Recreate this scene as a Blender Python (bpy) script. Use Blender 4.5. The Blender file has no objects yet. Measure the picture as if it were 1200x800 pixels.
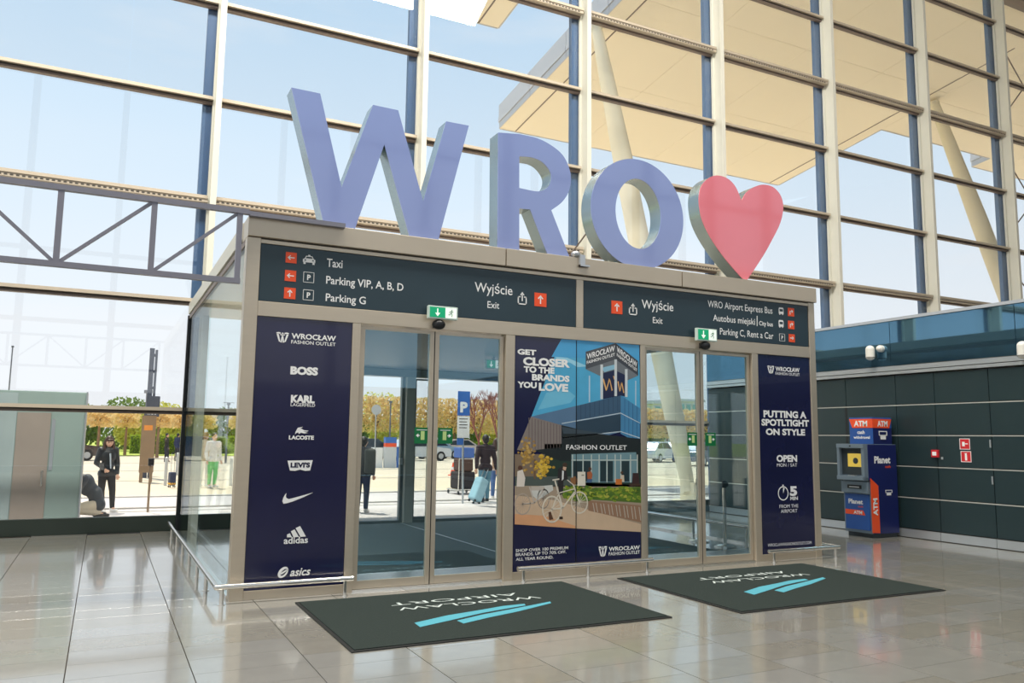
import bpy, bmesh, math, random
from mathutils import Vector, Matrix
R = math.radians
random.seed(7)
SC = bpy.context.scene
COL = SC.collection

# ------------------------------------------------------------------ camera
YAW, PITCH, ROLL, FPX = R(26.6966), R(6.8627), R(0.7024), 943.75
CAM = Vector((0, -8.1455, 1.55))
_f = Vector((math.sin(YAW)*math.cos(PITCH), math.cos(YAW)*math.cos(PITCH), math.sin(PITCH)))
_r0 = Vector((math.cos(YAW), -math.sin(YAW), 0)); _u0 = _r0.cross(_f)
_r = math.cos(ROLL)*_r0 + math.sin(ROLL)*_u0; _u = -math.sin(ROLL)*_r0 + math.cos(ROLL)*_u0
cam = bpy.data.cameras.new('camera'); camo = bpy.data.objects.new('camera', cam); COL.objects.link(camo)
cam.lens = FPX/1200*36; cam.sensor_width = 36; cam.clip_end = 2000
camo.matrix_world = Matrix(((_r.x, _u.x, -_f.x, CAM.x), (_r.y, _u.y, -_f.y, CAM.y), (_r.z, _u.z, -_f.z, CAM.z), (0, 0, 0, 1)))
SC.camera = camo

# ------------------------------------------------------------------ world
W = bpy.data.worlds.new('sky'); SC.world = W; W.use_nodes = True
nt = W.node_tree; nt.nodes.clear()
def N(t, k, **kw):
    n = t.nodes.new(k)
    for a, b in kw.items(): setattr(n, a, b)
    return n
def srgb(r, g, b):
    f = lambda c: (c/255/12.92) if c/255 <= .04045 else ((c/255+.055)/1.055)**2.4
    return (f(r), f(g), f(b), 1)
out = N(nt, 'ShaderNodeOutputWorld'); bg = N(nt, 'ShaderNodeBackground')
tc = N(nt, 'ShaderNodeTexCoord'); sep = N(nt, 'ShaderNodeSeparateXYZ'); ramp = N(nt, 'ShaderNodeValToRGB')
nt.links.new(tc.outputs['Generated'], sep.inputs[0]); nt.links.new(sep.outputs[2], ramp.inputs[0])
cr = ramp.color_ramp
cr.elements[0].position = 0.0; cr.elements[0].color = srgb(250, 250, 252)
cr.elements[1].position = 1.0; cr.elements[1].color = srgb(105, 160, 222)
for pos, c in ((.10, (248, 250, 253)), (.28, (226, 240, 252)), (.48, (200, 226, 248)), (.7, (160, 205, 242))):
    e = cr.elements.new(pos); e.color = srgb(*c)
noi = N(nt, 'ShaderNodeTexNoise'); mp = N(nt, 'ShaderNodeMapping')
mp.inputs['Scale'].default_value = (1.2, 1.2, 6); noi.inputs['Scale'].default_value = 2.2; noi.inputs['Detail'].default_value = 6
nt.links.new(tc.outputs['Generated'], mp.inputs[0]); nt.links.new(mp.outputs[0], noi.inputs[0])
r2 = N(nt, 'ShaderNodeValToRGB'); r2.color_ramp.elements[0].position = .5; r2.color_ramp.elements[1].position = .75
r2.color_ramp.elements[1].color = (.5, .5, .5, 1)
nt.links.new(noi.outputs[0], r2.inputs[0])
mx = N(nt, 'ShaderNodeMix', data_type='RGBA'); mx.inputs[7].default_value = srgb(255, 250, 248)
nt.links.new(r2.outputs[0], mx.inputs[0]); nt.links.new(ramp.outputs[0], mx.inputs[6])
nt.links.new(mx.outputs[2], bg.inputs[0]); bg.inputs[1].default_value = 1.04
nt.links.new(bg.outputs[0], out.inputs[0])

# ------------------------------------------------------------------ sun and added hall fill lights
sd = bpy.data.lights.new('sun', 'SUN'); so = bpy.data.objects.new('sun', sd); COL.objects.link(so)
sd.energy = 5.2; sd.angle = R(.6); sd.color = (1, .90, .74)
so.rotation_euler = Vector((-.42, -1.0, 0)).normalized().to_track_quat('-Z', 'Y').to_euler()
_el, _dir = R(64), Vector((.30, -1, 0)).normalized()
so.rotation_euler = Vector((_dir.x*math.cos(_el), _dir.y*math.cos(_el), -math.sin(_el))).to_track_quat('-Z', 'Y').to_euler()
def area(name, loc, size, sy, energy, color, rot=(0, 0, 0)):
    l = bpy.data.lights.new(name, 'AREA'); l.shape = 'RECTANGLE'; l.size = size; l.size_y = sy; l.energy = energy; l.color = color
    o = bpy.data.objects.new(name, l); COL.objects.link(o); o.location = loc; o.rotation_euler = rot; return o
for x in (-7, 0.5, 8):
    area('hall_fill_light', (x, -2.5, 16.0), 5, 2, 1700, (1, .95, .86), (R(24), 0, 0))  # added fill under the ceiling, brightens the hall and vestibule front
SC.view_settings.view_transform = 'Standard'; SC.view_settings.look = 'None'
SC.view_settings.gamma = 1; SC.view_settings.exposure = 0.0; SC.view_settings.use_curve_mapping = False
SC.cycles.transparent_max_bounces = 28; SC.cycles.max_bounces = 10; SC.cycles.diffuse_bounces = 5; SC.cycles.glossy_bounces = 5

# ------------------------------------------------------------------ photo measuring: a pixel to a point on a real plane
def ray(x, y): return _f*FPX + _r*(x-600) - _u*(y-400)
def ony(x, y, Y): d = ray(x, y); return CAM + d*((Y-CAM.y)/d.y)
def onx(x, y, X): d = ray(x, y); return CAM + d*((X-CAM.x)/d.x)
def onz(x, y, Z=0): d = ray(x, y); return CAM + d*((Z-CAM.z)/d.z)

# ------------------------------------------------------------------ materials
MATS = {}
def mat(name, col, rough=.5, metal=0, noise=0, nscale=8, bump=0, spec=.5, coat=0, emit=0, stretch=None):
    if name in MATS: return MATS[name]
    m = bpy.data.materials.new(name); m.use_nodes = True; t = m.node_tree; b = t.nodes['Principled BSDF']
    c = srgb(*col)
    b.inputs['Roughness'].default_value = rough; b.inputs['Metallic'].default_value = metal
    b.inputs['Specular IOR Level'].default_value = spec; b.inputs['Coat Weight'].default_value = coat; b.inputs['Coat Roughness'].default_value = .05
    tcn = N(t, 'ShaderNodeTexCoord'); mpn = N(t, 'ShaderNodeMapping'); nz = N(t, 'ShaderNodeTexNoise')
    if stretch: mpn.inputs['Scale'].default_value = stretch
    nz.inputs['Scale'].default_value = nscale; nz.inputs['Detail'].default_value = 5
    t.links.new(tcn.outputs['Object'], mpn.inputs[0]); t.links.new(mpn.outputs[0], nz.inputs[0])
    mixn = N(t, 'ShaderNodeMix', data_type='RGBA'); k = noise if noise else .03
    mixn.inputs[6].default_value = tuple(max(0, v*(1-k)) for v in c[:3])+(1,)
    mixn.inputs[7].default_value = tuple(min(1, v*(1+k)) for v in c[:3])+(1,)
    t.links.new(nz.outputs[0], mixn.inputs[0]); t.links.new(mixn.outputs[2], b.inputs['Base Color'])
    if bump:
        bn = N(t, 'ShaderNodeBump'); bn.inputs['Strength'].default_value = bump; bn.inputs['Distance'].default_value = .01
        t.links.new(nz.outputs[0], bn.inputs['Height']); t.links.new(bn.outputs[0], b.inputs['Normal'])
    if emit:
        b.inputs['Emission Strength'].default_value = emit; b.inputs['Emission Color'].default_value = c
    MATS[name] = m; return m
def glass(name, tint, f0, rough=0.0, grad=1.0, refl=(.93, .98, 1)):
    m = bpy.data.materials.new(name); m.use_nodes = True; t = m.node_tree; t.nodes.clear()
    o = N(t, 'ShaderNodeOutputMaterial'); tr = N(t, 'ShaderNodeBsdfTransparent'); gl = N(t, 'ShaderNodeBsdfGlossy')
    tr.inputs[0].default_value = tint+(1,); gl.inputs['Roughness'].default_value = rough; gl.inputs[0].default_value = refl+(1,)
    lw = N(t, 'ShaderNodeLayerWeight'); lw.inputs[0].default_value = .5
    p = N(t, 'ShaderNodeMath', operation='POWER'); p.inputs[1].default_value = 5
    ma = N(t, 'ShaderNodeMath', operation='MULTIPLY_ADD'); ma.inputs[1].default_value = (1-f0)*grad*.6; ma.inputs[2].default_value = f0
    t.links.new(lw.outputs['Facing'], p.inputs[0]); t.links.new(p.outputs[0], ma.inputs[0])
    mi = N(t, 'ShaderNodeMixShader'); t.links.new(ma.outputs[0], mi.inputs[0])
    t.links.new(tr.outputs[0], mi.inputs[1]); t.links.new(gl.outputs[0], mi.inputs[2]); t.links.new(mi.outputs[0], o.inputs[0])
    MATS[name] = m; return m
M = dict(
    steel=mat('warm_satin_aluminium', (196, 184, 166), .38, .55, .05, 3, stretch=(1, 1, 8)),
    steel2=mat('fascia_aluminium', (190, 178, 160), .34, .5, .06, 2),
    post=mat('cream_painted_steel', (204, 203, 192), .45, 0, .03, 4),
    fin=mat('dark_blue_fin', (62, 92, 130), .4, .1, .04, 4),
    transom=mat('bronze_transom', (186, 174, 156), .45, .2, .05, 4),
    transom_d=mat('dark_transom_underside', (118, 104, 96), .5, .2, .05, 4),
    slot=mat('dark_slot', (60, 55, 50), .7),
    black=mat('black_plastic', (22, 24, 28), .35),
    band=mat('dark_green_band', (34, 44, 38), .35, 0, .15, 3),
    chrome=mat('polished_steel', (225, 222, 216), .18, .95),
    sign=mat('slate_sign_face', (38, 58, 68), .42, 0, .08, 2),
    navy=mat('navy_print', (23, 26, 64), .22, 0, .25, 1.3, coat=.3),
    white=mat('white_print', (240, 240, 240), .5),
    orange=mat('orange_print', (240, 84, 40), .45),
    redp=mat('red_print', (214, 44, 46), .45),
    green=mat('exit_green', (0, 160, 110), .4, emit=.35),
    whitelit=mat('exit_white_lit', (235, 245, 235), .4, emit=.5),
    dgreen=mat('dark_exit_green', (0, 110, 60), .4),
    lgreen=mat('pale_sticker_green', (190, 215, 140), .4),
    mat_c=mat('ribbed_entrance_mat', (48, 56, 54), .95, 0, .18, 60, bump=.6, spec=.1),
    mat_edge=mat('mat_rubber_border', (26, 28, 28), .7),
    cyan=mat('cyan_mat_logo', (78, 158, 176), .9, 0, .08, 50),
    matwhite=mat('grey_mat_lettering', (190, 200, 198), .9, 0, .1, 50),
    panel=mat('slate_wall_panel', (32, 50, 54), .4, 0, .07, 1.5, spec=.5),
    light_line=mat('pale_panel_joint', (205, 205, 198), .4, .3),
    base=mat('brushed_baseboard', (190, 194, 198), .3, .6, .06, 5),
    soffit=mat('cream_soffit_panel', (250, 238, 211), .7, 0, .02, .6),
    soffit2=mat('soffit_edge_panel', (244, 228, 198), .7, 0, .02, .6),
    fascia_g=mat('canopy_fascia', (196, 198, 204), .5, .1),
    ceil=mat('hall_ceiling_panel', (205, 200, 188), .8),
    hall=mat('hall_back_wall', (170, 160, 146), .8, 0, .05, 1),
    pave=mat('pale_paving', (216, 200, 174), .9, 0, .07, .8),
    road=mat('asphalt', (150, 145, 142), .9, 0, .1, 2),
    kerb=mat('granite_kerb', (190, 186, 182), .8),
    lawn=mat('spring_lawn', (178, 190, 80), .95, 0, .25, 3),
    atmgrey=mat('grey_machine_housing', (120, 136, 150), .4, .2),
    atmdark=mat('dark_machine_recess', (52, 60, 66), .5),
    atmblue=mat('deep_blue_machine_panel', (24, 34, 92), .35, 0, .2, 2, coat=.2),
    atmmid=mat('mid_blue_print', (36, 84, 160), .4),
    yellow=mat('yellow_screen', (222, 190, 80), .4, emit=.35),
    concrete=mat('column_paint', (222, 212, 186), .6, 0, .03, 1),
    trunk=mat('tree_bark', (140, 112, 86), .9, 0, .2, 12),
    red_sign=mat('fire_sign_red', (206, 40, 48), .4),
    teal=mat('vestibule_ceiling', (46, 62, 70), .5),
)
M['facade_glass'] = glass('facade_glass', (.97, .985, .995), .05)
M['door_glass'] = glass('door_glass', (.92, .97, .98), .095, grad=.8, refl=(.45, .78, 1))
M['side_glass'] = glass('side_glass', (.93, .97, .97), .05, grad=.35)
M['car_glass'] = mat('car_window', (40, 50, 60), .1)

# ------------------------------------------------------------------ mesh builder
class MB:
    def mark(s):
        if not hasattr(s, 'marks'): s.marks = []
        s.marks.append((len(s.v), len(s.f)))
    def __init__(s): s.v = []; s.f = []; s.m = []; s.mi = 0; s.smooth = []; s.sm = False
    def add(s, vs, fs, sm=None):
        o = len(s.v); s.v += [Vector(v) for v in vs]
        for f in fs: s.f.append([i+o for i in f]); s.m.append(s.mi); s.smooth.append(s.sm if sm is None else sm)
        return s
    def box(s, x0, x1, y0, y1, z0, z1):
        if x0 > x1: x0, x1 = x1, x0
        if y0 > y1: y0, y1 = y1, y0
        if z0 > z1: z0, z1 = z1, z0
        v = [(x, y, z) for z in (z0, z1) for y in (y0, y1) for x in (x0, x1)]
        return s.add(v, [(0, 2, 3, 1), (4, 5, 7, 6), (0, 1, 5, 4), (2, 6, 7, 3), (0, 4, 6, 2), (1, 3, 7, 5)], False)
    def obox(s, c, size, rz=0, rx=0, ry=0):
        mtx = Matrix.Translation(c) @ Matrix.Rotation(rz, 4, 'Z') @ Matrix.Rotation(ry, 4, 'Y') @ Matrix.Rotation(rx, 4, 'X')
        a, b, d = (q/2 for q in size)
        v = [mtx @ Vector((x, y, z)) for z in (-d, d) for y in (-b, b) for x in (-a, a)]
        return s.add(v, [(0, 2, 3, 1), (4, 5, 7, 6), (0, 1, 5, 4), (2, 6, 7, 3), (0, 4, 6, 2), (1, 3, 7, 5)], False)
    def bar(s, a, b, w, h=None):
        h = h or w; a = Vector(a); b = Vector(b); d = (b-a).normalized()
        up = Vector((0, 0, 1)) if abs(d.z) < .95 else Vector((0, 1, 0))
        x = d.cross(up).normalized(); y = x.cross(d).normalized()
        v = [p + x*sx*w/2 + y*sy*h/2 for p in (a, b) for sx, sy in ((-1, -1), (1, -1), (1, 1), (-1, 1))]
        return s.add(v, [(0, 1, 2, 3), (7, 6, 5, 4), (0, 4, 5, 1), (1, 5, 6, 2), (2, 6, 7, 3), (3, 7, 4, 0)], False)
    def cyl(s, a, b, r, r2=None, n=16, caps=True):
        r2 = r if r2 is None else r2; a = Vector(a); b = Vector(b); d = (b-a).normalized()
        up = Vector((0, 0, 1)) if abs(d.z) < .95 else Vector((0, 1, 0))
        x = d.cross(up).normalized(); y = x.cross(d).normalized(); v = []
        for p, q in ((a, r), (b, r2)):
            for i in range(n):
                t = 2*math.pi*i/n; v.append(p + x*math.cos(t)*q + y*math.sin(t)*q)
        s.add(v, [(i, n+i, n+(i+1) % n, (i+1) % n) for i in range(n)], True)
        if caps: s.add(v[:n], [tuple(range(n))], False); s.add(v[n:], [tuple(range(n))[::-1]], False)
        return s
    def tube(s, pts, r, n=10):
        for a, b in zip(pts, pts[1:]): s.cyl(a, b, r, n=n)
        for p in pts[1:-1]: s.ball(p, (r, r, r), n, 6)
        return s
    def ball(s, c, rad, n=12, k=8, rz=0):
        c = Vector(c); v = []; f = []
        for j in range(k+1):
            ph = math.pi*j/k
            for i in range(n):
                t = 2*math.pi*i/n; x, y, z = rad[0]*math.sin(ph)*math.cos(t), rad[1]*math.sin(ph)*math.sin(t), rad[2]*math.cos(ph)
                if rz: x, y = x*math.cos(rz)-y*math.sin(rz), x*math.sin(rz)+y*math.cos(rz)
                v.append(c + Vector((x, y, z)))
        for j in range(k):
            for i in range(n): f.append((j*n+i, (j+1)*n+i, (j+1)*n+(i+1) % n, j*n+(i+1) % n))
        return s.add(v, f, True)
    def prism(s, poly, fr, n0, n1, side=None):
        """poly in (u,v) on frame fr=(O,U,V,Nrm) extruded from n0 to n1 along the normal"""
        O, U, V, Nn = fr; k = len(poly)
        a = sum(poly[i][0]*poly[(i+1) % k][1]-poly[(i+1) % k][0]*poly[i][1] for i in range(k))
        if a < 0: poly = poly[::-1]
        if U.cross(V).dot(Nn)*(n1-n0) < 0: poly = poly[::-1]
        bot = [O+U*u+V*v+Nn*n0 for u, v in poly]; top = [O+U*u+V*v+Nn*n1 for u, v in poly]
        s.add(top, [tuple(range(k))], False)
        mi = s.mi
        if side is not None: s.mi = side
        s.add(bot, [tuple(range(k))[::-1]], False)
        s.add(bot+top, [(i, (i+1) % k, k+(i+1) % k, k+i) for i in range(k)], False)
        s.mi = mi; return s
    def ring(s, outer, inner, fr, n0, n1, side=None):
        O, U, V, Nn = fr; k = len(outer); P = lambda p, n: O+U*p[0]+V*p[1]+Nn*n
        ob = [P(p, n0) for p in outer]; ot = [P(p, n1) for p in outer]; ib = [P(p, n0) for p in inner]; it = [P(p, n1) for p in inner]
        q = lambda i: (i+1) % k
        s.add(ot+it, [(i, q(i), k+q(i), k+i) for i in range(k)], False)
        mi = s.mi
        if side is not None: s.mi = side
        s.add(ob+ib, [(i, k+i, k+q(i), q(i)) for i in range(k)], False)
        s.add(ob+ot, [(i, k+i, k+q(i), q(i)) for i in range(k)], True)
        s.add(ib+it, [(i, q(i), k+q(i), k+i) for i in range(k)], True)
        s.mi = mi; return s
def rootloc(o):
    v = Vector((0, 0, 0))
    while o is not None: v = v + o.location; o = o.parent
    return v
def build(name, mb, mats, parent=None, loc=None, recalc=False):
    marks = getattr(mb, 'marks', None)
    if marks:
        pts = sorted(set([(0, 0)]+marks+[(len(mb.v), len(mb.f))])); last = None
        for (va, fa), (vb, fb_) in zip(pts, pts[1:]):
            if fb_ <= fa: continue
            q = MB(); q.v = mb.v[va:vb]; q.f = [[i-va for i in f] for f in mb.f[fa:fb_]]; used = sorted(set(mb.m[fa:fb_]))
            q.m = [used.index(k) for k in mb.m[fa:fb_]]; q.smooth = mb.smooth[fa:fb_]
            ml = mats if isinstance(mats, (list, tuple)) else [mats]
            last = build(name, q, [ml[k] for k in used], parent, loc, recalc)
        return last
    me = bpy.data.meshes.new(name); base = rootloc(parent) if parent else Vector((0, 0, 0))
    l = Vector(loc)-base if loc is not None else Vector((0, 0, 0))
    off = base + l
    me.from_pydata([v-off for v in mb.v], [], mb.f)
    if not isinstance(mats, (list, tuple)): mats = [mats]
    for m in mats: me.materials.append(m)
    me.polygons.foreach_set('material_index', mb.m); me.polygons.foreach_set('use_smooth', mb.smooth); me.update()
    if recalc:
        b = bmesh.new(); b.from_mesh(me); bmesh.ops.recalc_face_normals(b, faces=b.faces); b.to_mesh(me); b.free()
    o = bpy.data.objects.new(name, me); COL.objects.link(o); o.location = l
    if parent: o.parent = parent
    return o
def empty(name, loc):
    o = bpy.data.objects.new(name, None); COL.objects.link(o); o.location = loc; o.empty_display_size = .1; return o
def tag(o, label=None, cat=None, group=None, kind=None):
    if label: o['label'] = label
    if cat: o['category'] = cat
    if group: o['group'] = group
    if kind: o['kind'] = kind
    return o
def thing(name, loc, label, cat, group=None): return tag(empty(name, loc), label, cat, group)
def dup(o, loc=None, parent=None, label=None):
    c = o.copy(); COL.objects.link(c)
    if parent is not None: c.parent = parent
    if loc is not None: c.location = loc
    if label: c['label'] = label
    for ch in list(o.children): dup(ch, None, c)
    return c
def bevel(o, w=.008, n=2):
    m = o.modifiers.new('bevel', 'BEVEL'); m.width = w; m.segments = n; m.limit_method = 'ANGLE'; return o

FRONT = (Vector((0, 0, 0)), Vector((1, 0, 0)), Vector((0, 0, 1)), Vector((0, -1, 0)))
def fr(O, U, V, Nn): return (Vector(O), Vector(U), Vector(V), Vector(Nn))

# ------------------------------------------------------------------ lettering
_cap = {}
def text_mesh(s, bold=0.0, italic=0.0):
    c = bpy.data.curves.new('t', 'FONT'); c.body = s; c.size = 1; c.offset = bold; c.resolution_u = 3; c.shear = italic
    o = bpy.data.objects.new('t', c); COL.objects.link(o)
    dg = bpy.context.evaluated_depsgraph_get(); me = bpy.data.meshes.new_from_object(o.evaluated_get(dg))
    v = [x.co.copy() for x in me.vertices]; f = [tuple(p.vertices) for p in me.polygons]
    bpy.data.objects.remove(o); bpy.data.curves.remove(c); bpy.data.meshes.remove(me)
    return v, f
def letters(mb, s, frame, u0, u1, v0, cap, n=.004, bold=0.0, italic=0.0, rot=False):
    """text s between u0 and u1, baseline v0, capital height cap"""
    if 'H' not in _cap: _cap['H'] = max(p.y for p in text_mesh('H')[0])
    v, f = text_mesh(s, bold, italic); x0 = min(p.x for p in v); x1 = max(p.x for p in v)
    mb.mark()
    sx = (u1-u0)/(x1-x0); sy = cap/(_cap['H']+bold*1.0); O, U, V, Nn = frame
    vs = [O+U*(u0+(p.x-x0)*sx)+V*(v0+p.y*sy)+Nn*n for p in v]
    if U.cross(V).dot(Nn) < 0: f = [t[::-1] for t in f]
    mb.add(vs, f, False)
def T(mb, s, xl, yt, yb, xr, Y=0, n=.004, bold=0.012, italic=0, slope=None):
    a = ony(xl, yb, Y); b = ony(xr, yb, Y); t = ony(xl, yt, Y)
    letters(mb, s, (Vector((0, Y, 0)), Vector((1, 0, 0)), Vector((0, 0, 1)), Vector((0, -1, 0))), a.x, b.x, a.z, t.z-a.z, n, bold, italic)
def pp(pts, Y=0): return [(ony(x, y, Y).x, ony(x, y, Y).z) for x, y in pts]
def flat(mb, poly, n0=.002, n1=.004, Y=0, raw=False):
    mb.prism(poly if raw else pp(poly, Y), (Vector((0, Y, 0)), Vector((1, 0, 0)), Vector((0, 0, 1)), Vector((0, -1, 0))), n0, n1)

# ================================================================== STRUCTURE
YF = 6.22; WX = 12.05; PX0, PX1 = 1.15, 8.86
# --- floor: base slab, tiles as pieces
TW, TD, G = .745, .373, .004
mfloor = mat('polished_stone_tile', (143, 142, 137), .13, 0, .10, 5, spec=.85, coat=.45)
mf2 = mat('polished_stone_tile_warm', (139, 136, 127), .15, 0, .14, 7, spec=.85, coat=.45)
fb = MB().box(-20, 45, -24, YF+.3, -.3, -.02)
floor = tag(build('floor', fb, mat('tile_grout', (70, 62, 54), .9)), kind='structure')
tilemesh = []
for mm in (mfloor, mf2):
    t = MB(); x, y, e = TW/2-G*.8, TD/2-.0018, .0004
    v = [(-x, -y, -.02), (x, -y, -.02), (x, y, -.02), (-x, y, -.02), (-x, -y, -e), (x, -y, -e), (x, y, -e), (-x, y, -e), (-x+e, -y+e, 0), (x-e, -y+e, 0), (x-e, y-e, 0), (-x+e, y-e, 0)]
    t.add(v, [(0, 1, 5, 4), (1, 2, 6, 5), (2, 3, 7, 6), (3, 0, 4, 7), (4, 5, 9, 8), (5, 6, 10, 9), (6, 7, 11, 10), (7, 4, 8, 11), (8, 9, 10, 11)], False)
    me = bpy.data.meshes.new('tile'); me.from_pydata(t.v, [], t.f); me.materials.append(mm); tilemesh.append(me)
cells = []
for i in range(-22, 46):
    for j in range(-44, 17):
        x = -.12+TW*(i+.5); y = .08+TD*(j+.5)+(TD/2 if i % 2 else 0)
        if x > WX and y > 6.3: continue
        if y > YF-.1 or x > 44: continue
        d = Vector((x, y, 0))-CAM; w = d.dot(_f)
        vis = w > 1 and abs(d.dot(_r)/w) < .72 and -.47 < d.dot(_u)/w < .5 and not (PX0 < x < PX1 and y > .5) and x < WX
        cells.append((0 if vis else 1, w, x, y, i, j))
cells.sort()
rest = MB()
for n, (nv, w, x, y, i, j) in enumerate(cells):
    if n < 300 and nv == 0:
        o = bpy.data.objects.new('floor_tile', tilemesh[random.random() > .55]); COL.objects.link(o); o.location = (x, y, 0); o.parent = floor
    else:
        rest.mi = int(random.random() > .55); rest.box(x-TW/2+G*.8, x+TW/2-G*.8, y-TD/2+.0018, y+TD/2-.0018, -.02, 0)
tag(build('floor_tile_field', rest, [mfloor, mf2], floor), kind='stuff')

# --- outside ground
gb = MB().box(-120, 260, YF+.3, 14.5, -.3, 0.0)
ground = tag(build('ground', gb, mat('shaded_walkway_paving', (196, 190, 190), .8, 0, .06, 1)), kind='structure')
build('road_surface', MB().box(-120, 260, 14.5, 56, -.3, -.02), M['pave'], ground)
build('lawn', MB().box(-300, 500, 56, 420, -.3, .02), M['lawn'], ground)
for yy, w, h in ((9.9, .12, .012), (10.6, .16, .03), (13.9, .2, .03)):
    build('kerb_strip', MB().box(-120, 200, yy, yy+w, 0, h), M['kerb'], ground)
for yy in (22, 30, 40): build('paving_joint', MB().box(-120, 200, yy, yy+.12, -.02, -.012), M['road'], ground)

# --- glazed front wall: mullions every 3.72 m, transoms every 1.78 m
wallf = tag(empty('wall_front', (5, YF, 0)), kind='structure')
zs = [.25, 1.92, 3.74, 5.5, 7.28, 9.04, 10.82, 12.6, 14.4]
XM = [1.40+3.72*k for k in range(-5, 10)]; ZTOP = 15.45
def mullion(x, z0):
    m = MB(); y = YF
    m.box(x-.07, x+.07, y-.06, y, z0, ZTOP)      # rear flange
    m.box(x-.018, x+.018, y-.30, y-.06, z0, ZTOP)  # web
    m.box(x-.05, x+.05, y-.335, y-.30, z0, ZTOP)   # front flange
    return m
for x in XM:
    z0 = 0 if x < 2 or x > PX1+.2 else 3.2
    build('mullion', mullion(x, z0), M['post'], wallf)
    build('exterior_fin', MB().box(x-.22, x+.03, YF+.05, YF+.16, 0 if z0 == 0 else 3.2, ZTOP), M['fin'], wallf)
for zi, z in enumerate(zs):
    for k in range(len(XM)-1):
        xa, xb = XM[k]+.07, XM[k+1]-.07
        if z < 3.3 and PX0-.3 < (xa+xb)/2 < PX1+.2: continue
        m = MB(); thick = z in (5.5, 10.82)
        if z == .25:
            b = bevel(build('base_band', MB().box(xa, xb, YF-.05, YF+.05, 0, .25), M['band'], wallf), .004); continue
        d = .13 if thick else .05
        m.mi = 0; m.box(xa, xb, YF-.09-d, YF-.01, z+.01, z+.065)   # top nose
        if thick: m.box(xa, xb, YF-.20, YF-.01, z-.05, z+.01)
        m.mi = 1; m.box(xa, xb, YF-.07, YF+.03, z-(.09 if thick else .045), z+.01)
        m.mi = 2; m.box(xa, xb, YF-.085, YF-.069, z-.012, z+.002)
        if thick:
            q = xa
            while q < xb-.06:
                m.box(q, q+.045, YF-.204, YF-.199, z-.035, z-.010); q += .08
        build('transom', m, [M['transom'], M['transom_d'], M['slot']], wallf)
for k in range(len(XM)-1):
    zz = zs + [ZTOP]
    for a, b in zip(zz, zz[1:]):
        xa, xb = XM[k]+.02, XM[k+1]-.02
        if a < 3.3 and PX0-.3 < (xa+xb)/2 < PX1+.2: continue
        build('glass_pane', MB().box(xa, xb, YF+.005, YF+.025, a, b), M['facade_glass'], wallf)
# narrow fixed bay beside the vestibule's left corner
build('base_band', MB().box(1.47, 2.26, YF-.05, YF+.05, 0, .25), M['band'], wallf)
mm_ = MB(); mm_.mi = 0; mm_.box(1.47, 2.26, YF-.14, YF-.01, 1.93, 1.985); mm_.mi = 1; mm_.box(1.47, 2.26, YF-.07, YF+.03, 1.875, 1.93); build('transom', mm_, [M['transom'], M['transom_d']], wallf)
for z0_, z1_ in ((.25, 1.92), (1.92, 3.74)): build('glass_pane', MB().box(1.42, 2.27, YF+.005, YF+.025, z0_, z1_), M['facade_glass'], wallf)
# head beam along the ceiling
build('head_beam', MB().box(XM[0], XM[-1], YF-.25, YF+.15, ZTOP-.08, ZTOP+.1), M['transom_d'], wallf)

# --- hall ceiling rising inwards, built of panels
SL = .13
ceiling = tag(empty('ceiling', (10, -5, 15.6)), kind='structure')
def zc(y): return 15.62+SL*(YF-y)
for i in range(-5, 11):
    for j in range(8):
        x0 = i*4.0; y1 = YF+.1-j*4.0; y0 = y1-4.0; m = MB()
        P = [(x0+.01, y0+.01), (x0+3.99, y0+.01), (x0+3.99, y1-.01), (x0+.01, y1-.01)]
        v = [(x, y, zc(y)) for x, y in P]+[(x, y, zc(y)+.12) for x, y in P]
        m.add(v, [(3, 2, 1, 0), (4, 5, 6, 7), (0, 1, 5, 4), (1, 2, 6, 5), (2, 3, 7, 6), (3, 0, 4, 7)], False)
        build('ceiling_panel', m, M['ceil'], ceiling)
# --- rest of the hall behind the camera: walls with tall glazing bays
wb = MB(); wb.box(-20, 44, -24.3, -24, 0, 3.6)
for k in range(17): wb.box(-20+k*4-.15, -20+k*4+.15, -24.4, -23.9, 3.6, 19.4)
for z in (7, 10.5, 14): wb.box(-20, 44, -24.3, -24.1, z-.1, z+.1)
tag(build('wall_back', wb, M['hall']), kind='structure')
wl = MB(); wl.box(-20.3, -20, -24, YF, 0, 3)
for k in range(8): wl.box(-20.4, -19.9, -24+k*4.2-.15, -24+k*4.2+.15, 3, 18)
for z in (7, 11): wl.box(-20.3, -20.1, -24, YF, z-.1, z+.1)
tag(build('wall_left', wl, M['hall']), kind='structure')
tag(build('wall_end', MB().box(44, 44.3, -24, YF+2, 0, 19), M['hall']), kind='structure')

# --- right wall: panelled box building, x = 12.05
wallr = tag(build('wall_right', MB().box(WX+.03, 20, -24, YF-.3, 0, 2.86), M['slot']), kind='structure')
rows = [(.145, .65), (.66, 1.165), (1.175, 1.675), (1.685, 2.185), (2.195, 2.70)]
joints = [6.0, 4.6, 2.95, 2.24, 1.2, .48, -.43, -2.0, -3.5, -5, -6.5, -8, -10, -12, -14, -16, -18, -20, -22, -24]
for y1, y0 in zip(joints, joints[1:]):
    for z0, z1 in rows:
        bevel(build('wall_panel', MB().box(WX, WX+.03, y0+.006, y1-.006, z0+.012, z1-.004), M['panel'], wallr), .002, 1)
    build('baseboard_panel', MB().box(WX-.02, WX+.03, y0+.004, y1-.004, .012, .14), M['base'], wallr)
for z in (.655, 1.17, 1.68, 2.19):
    build('joint_strip', MB().box(WX-.004, WX+.02, -24, 6, z-.008, z+.006), M['light_line'], wallr)
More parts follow.
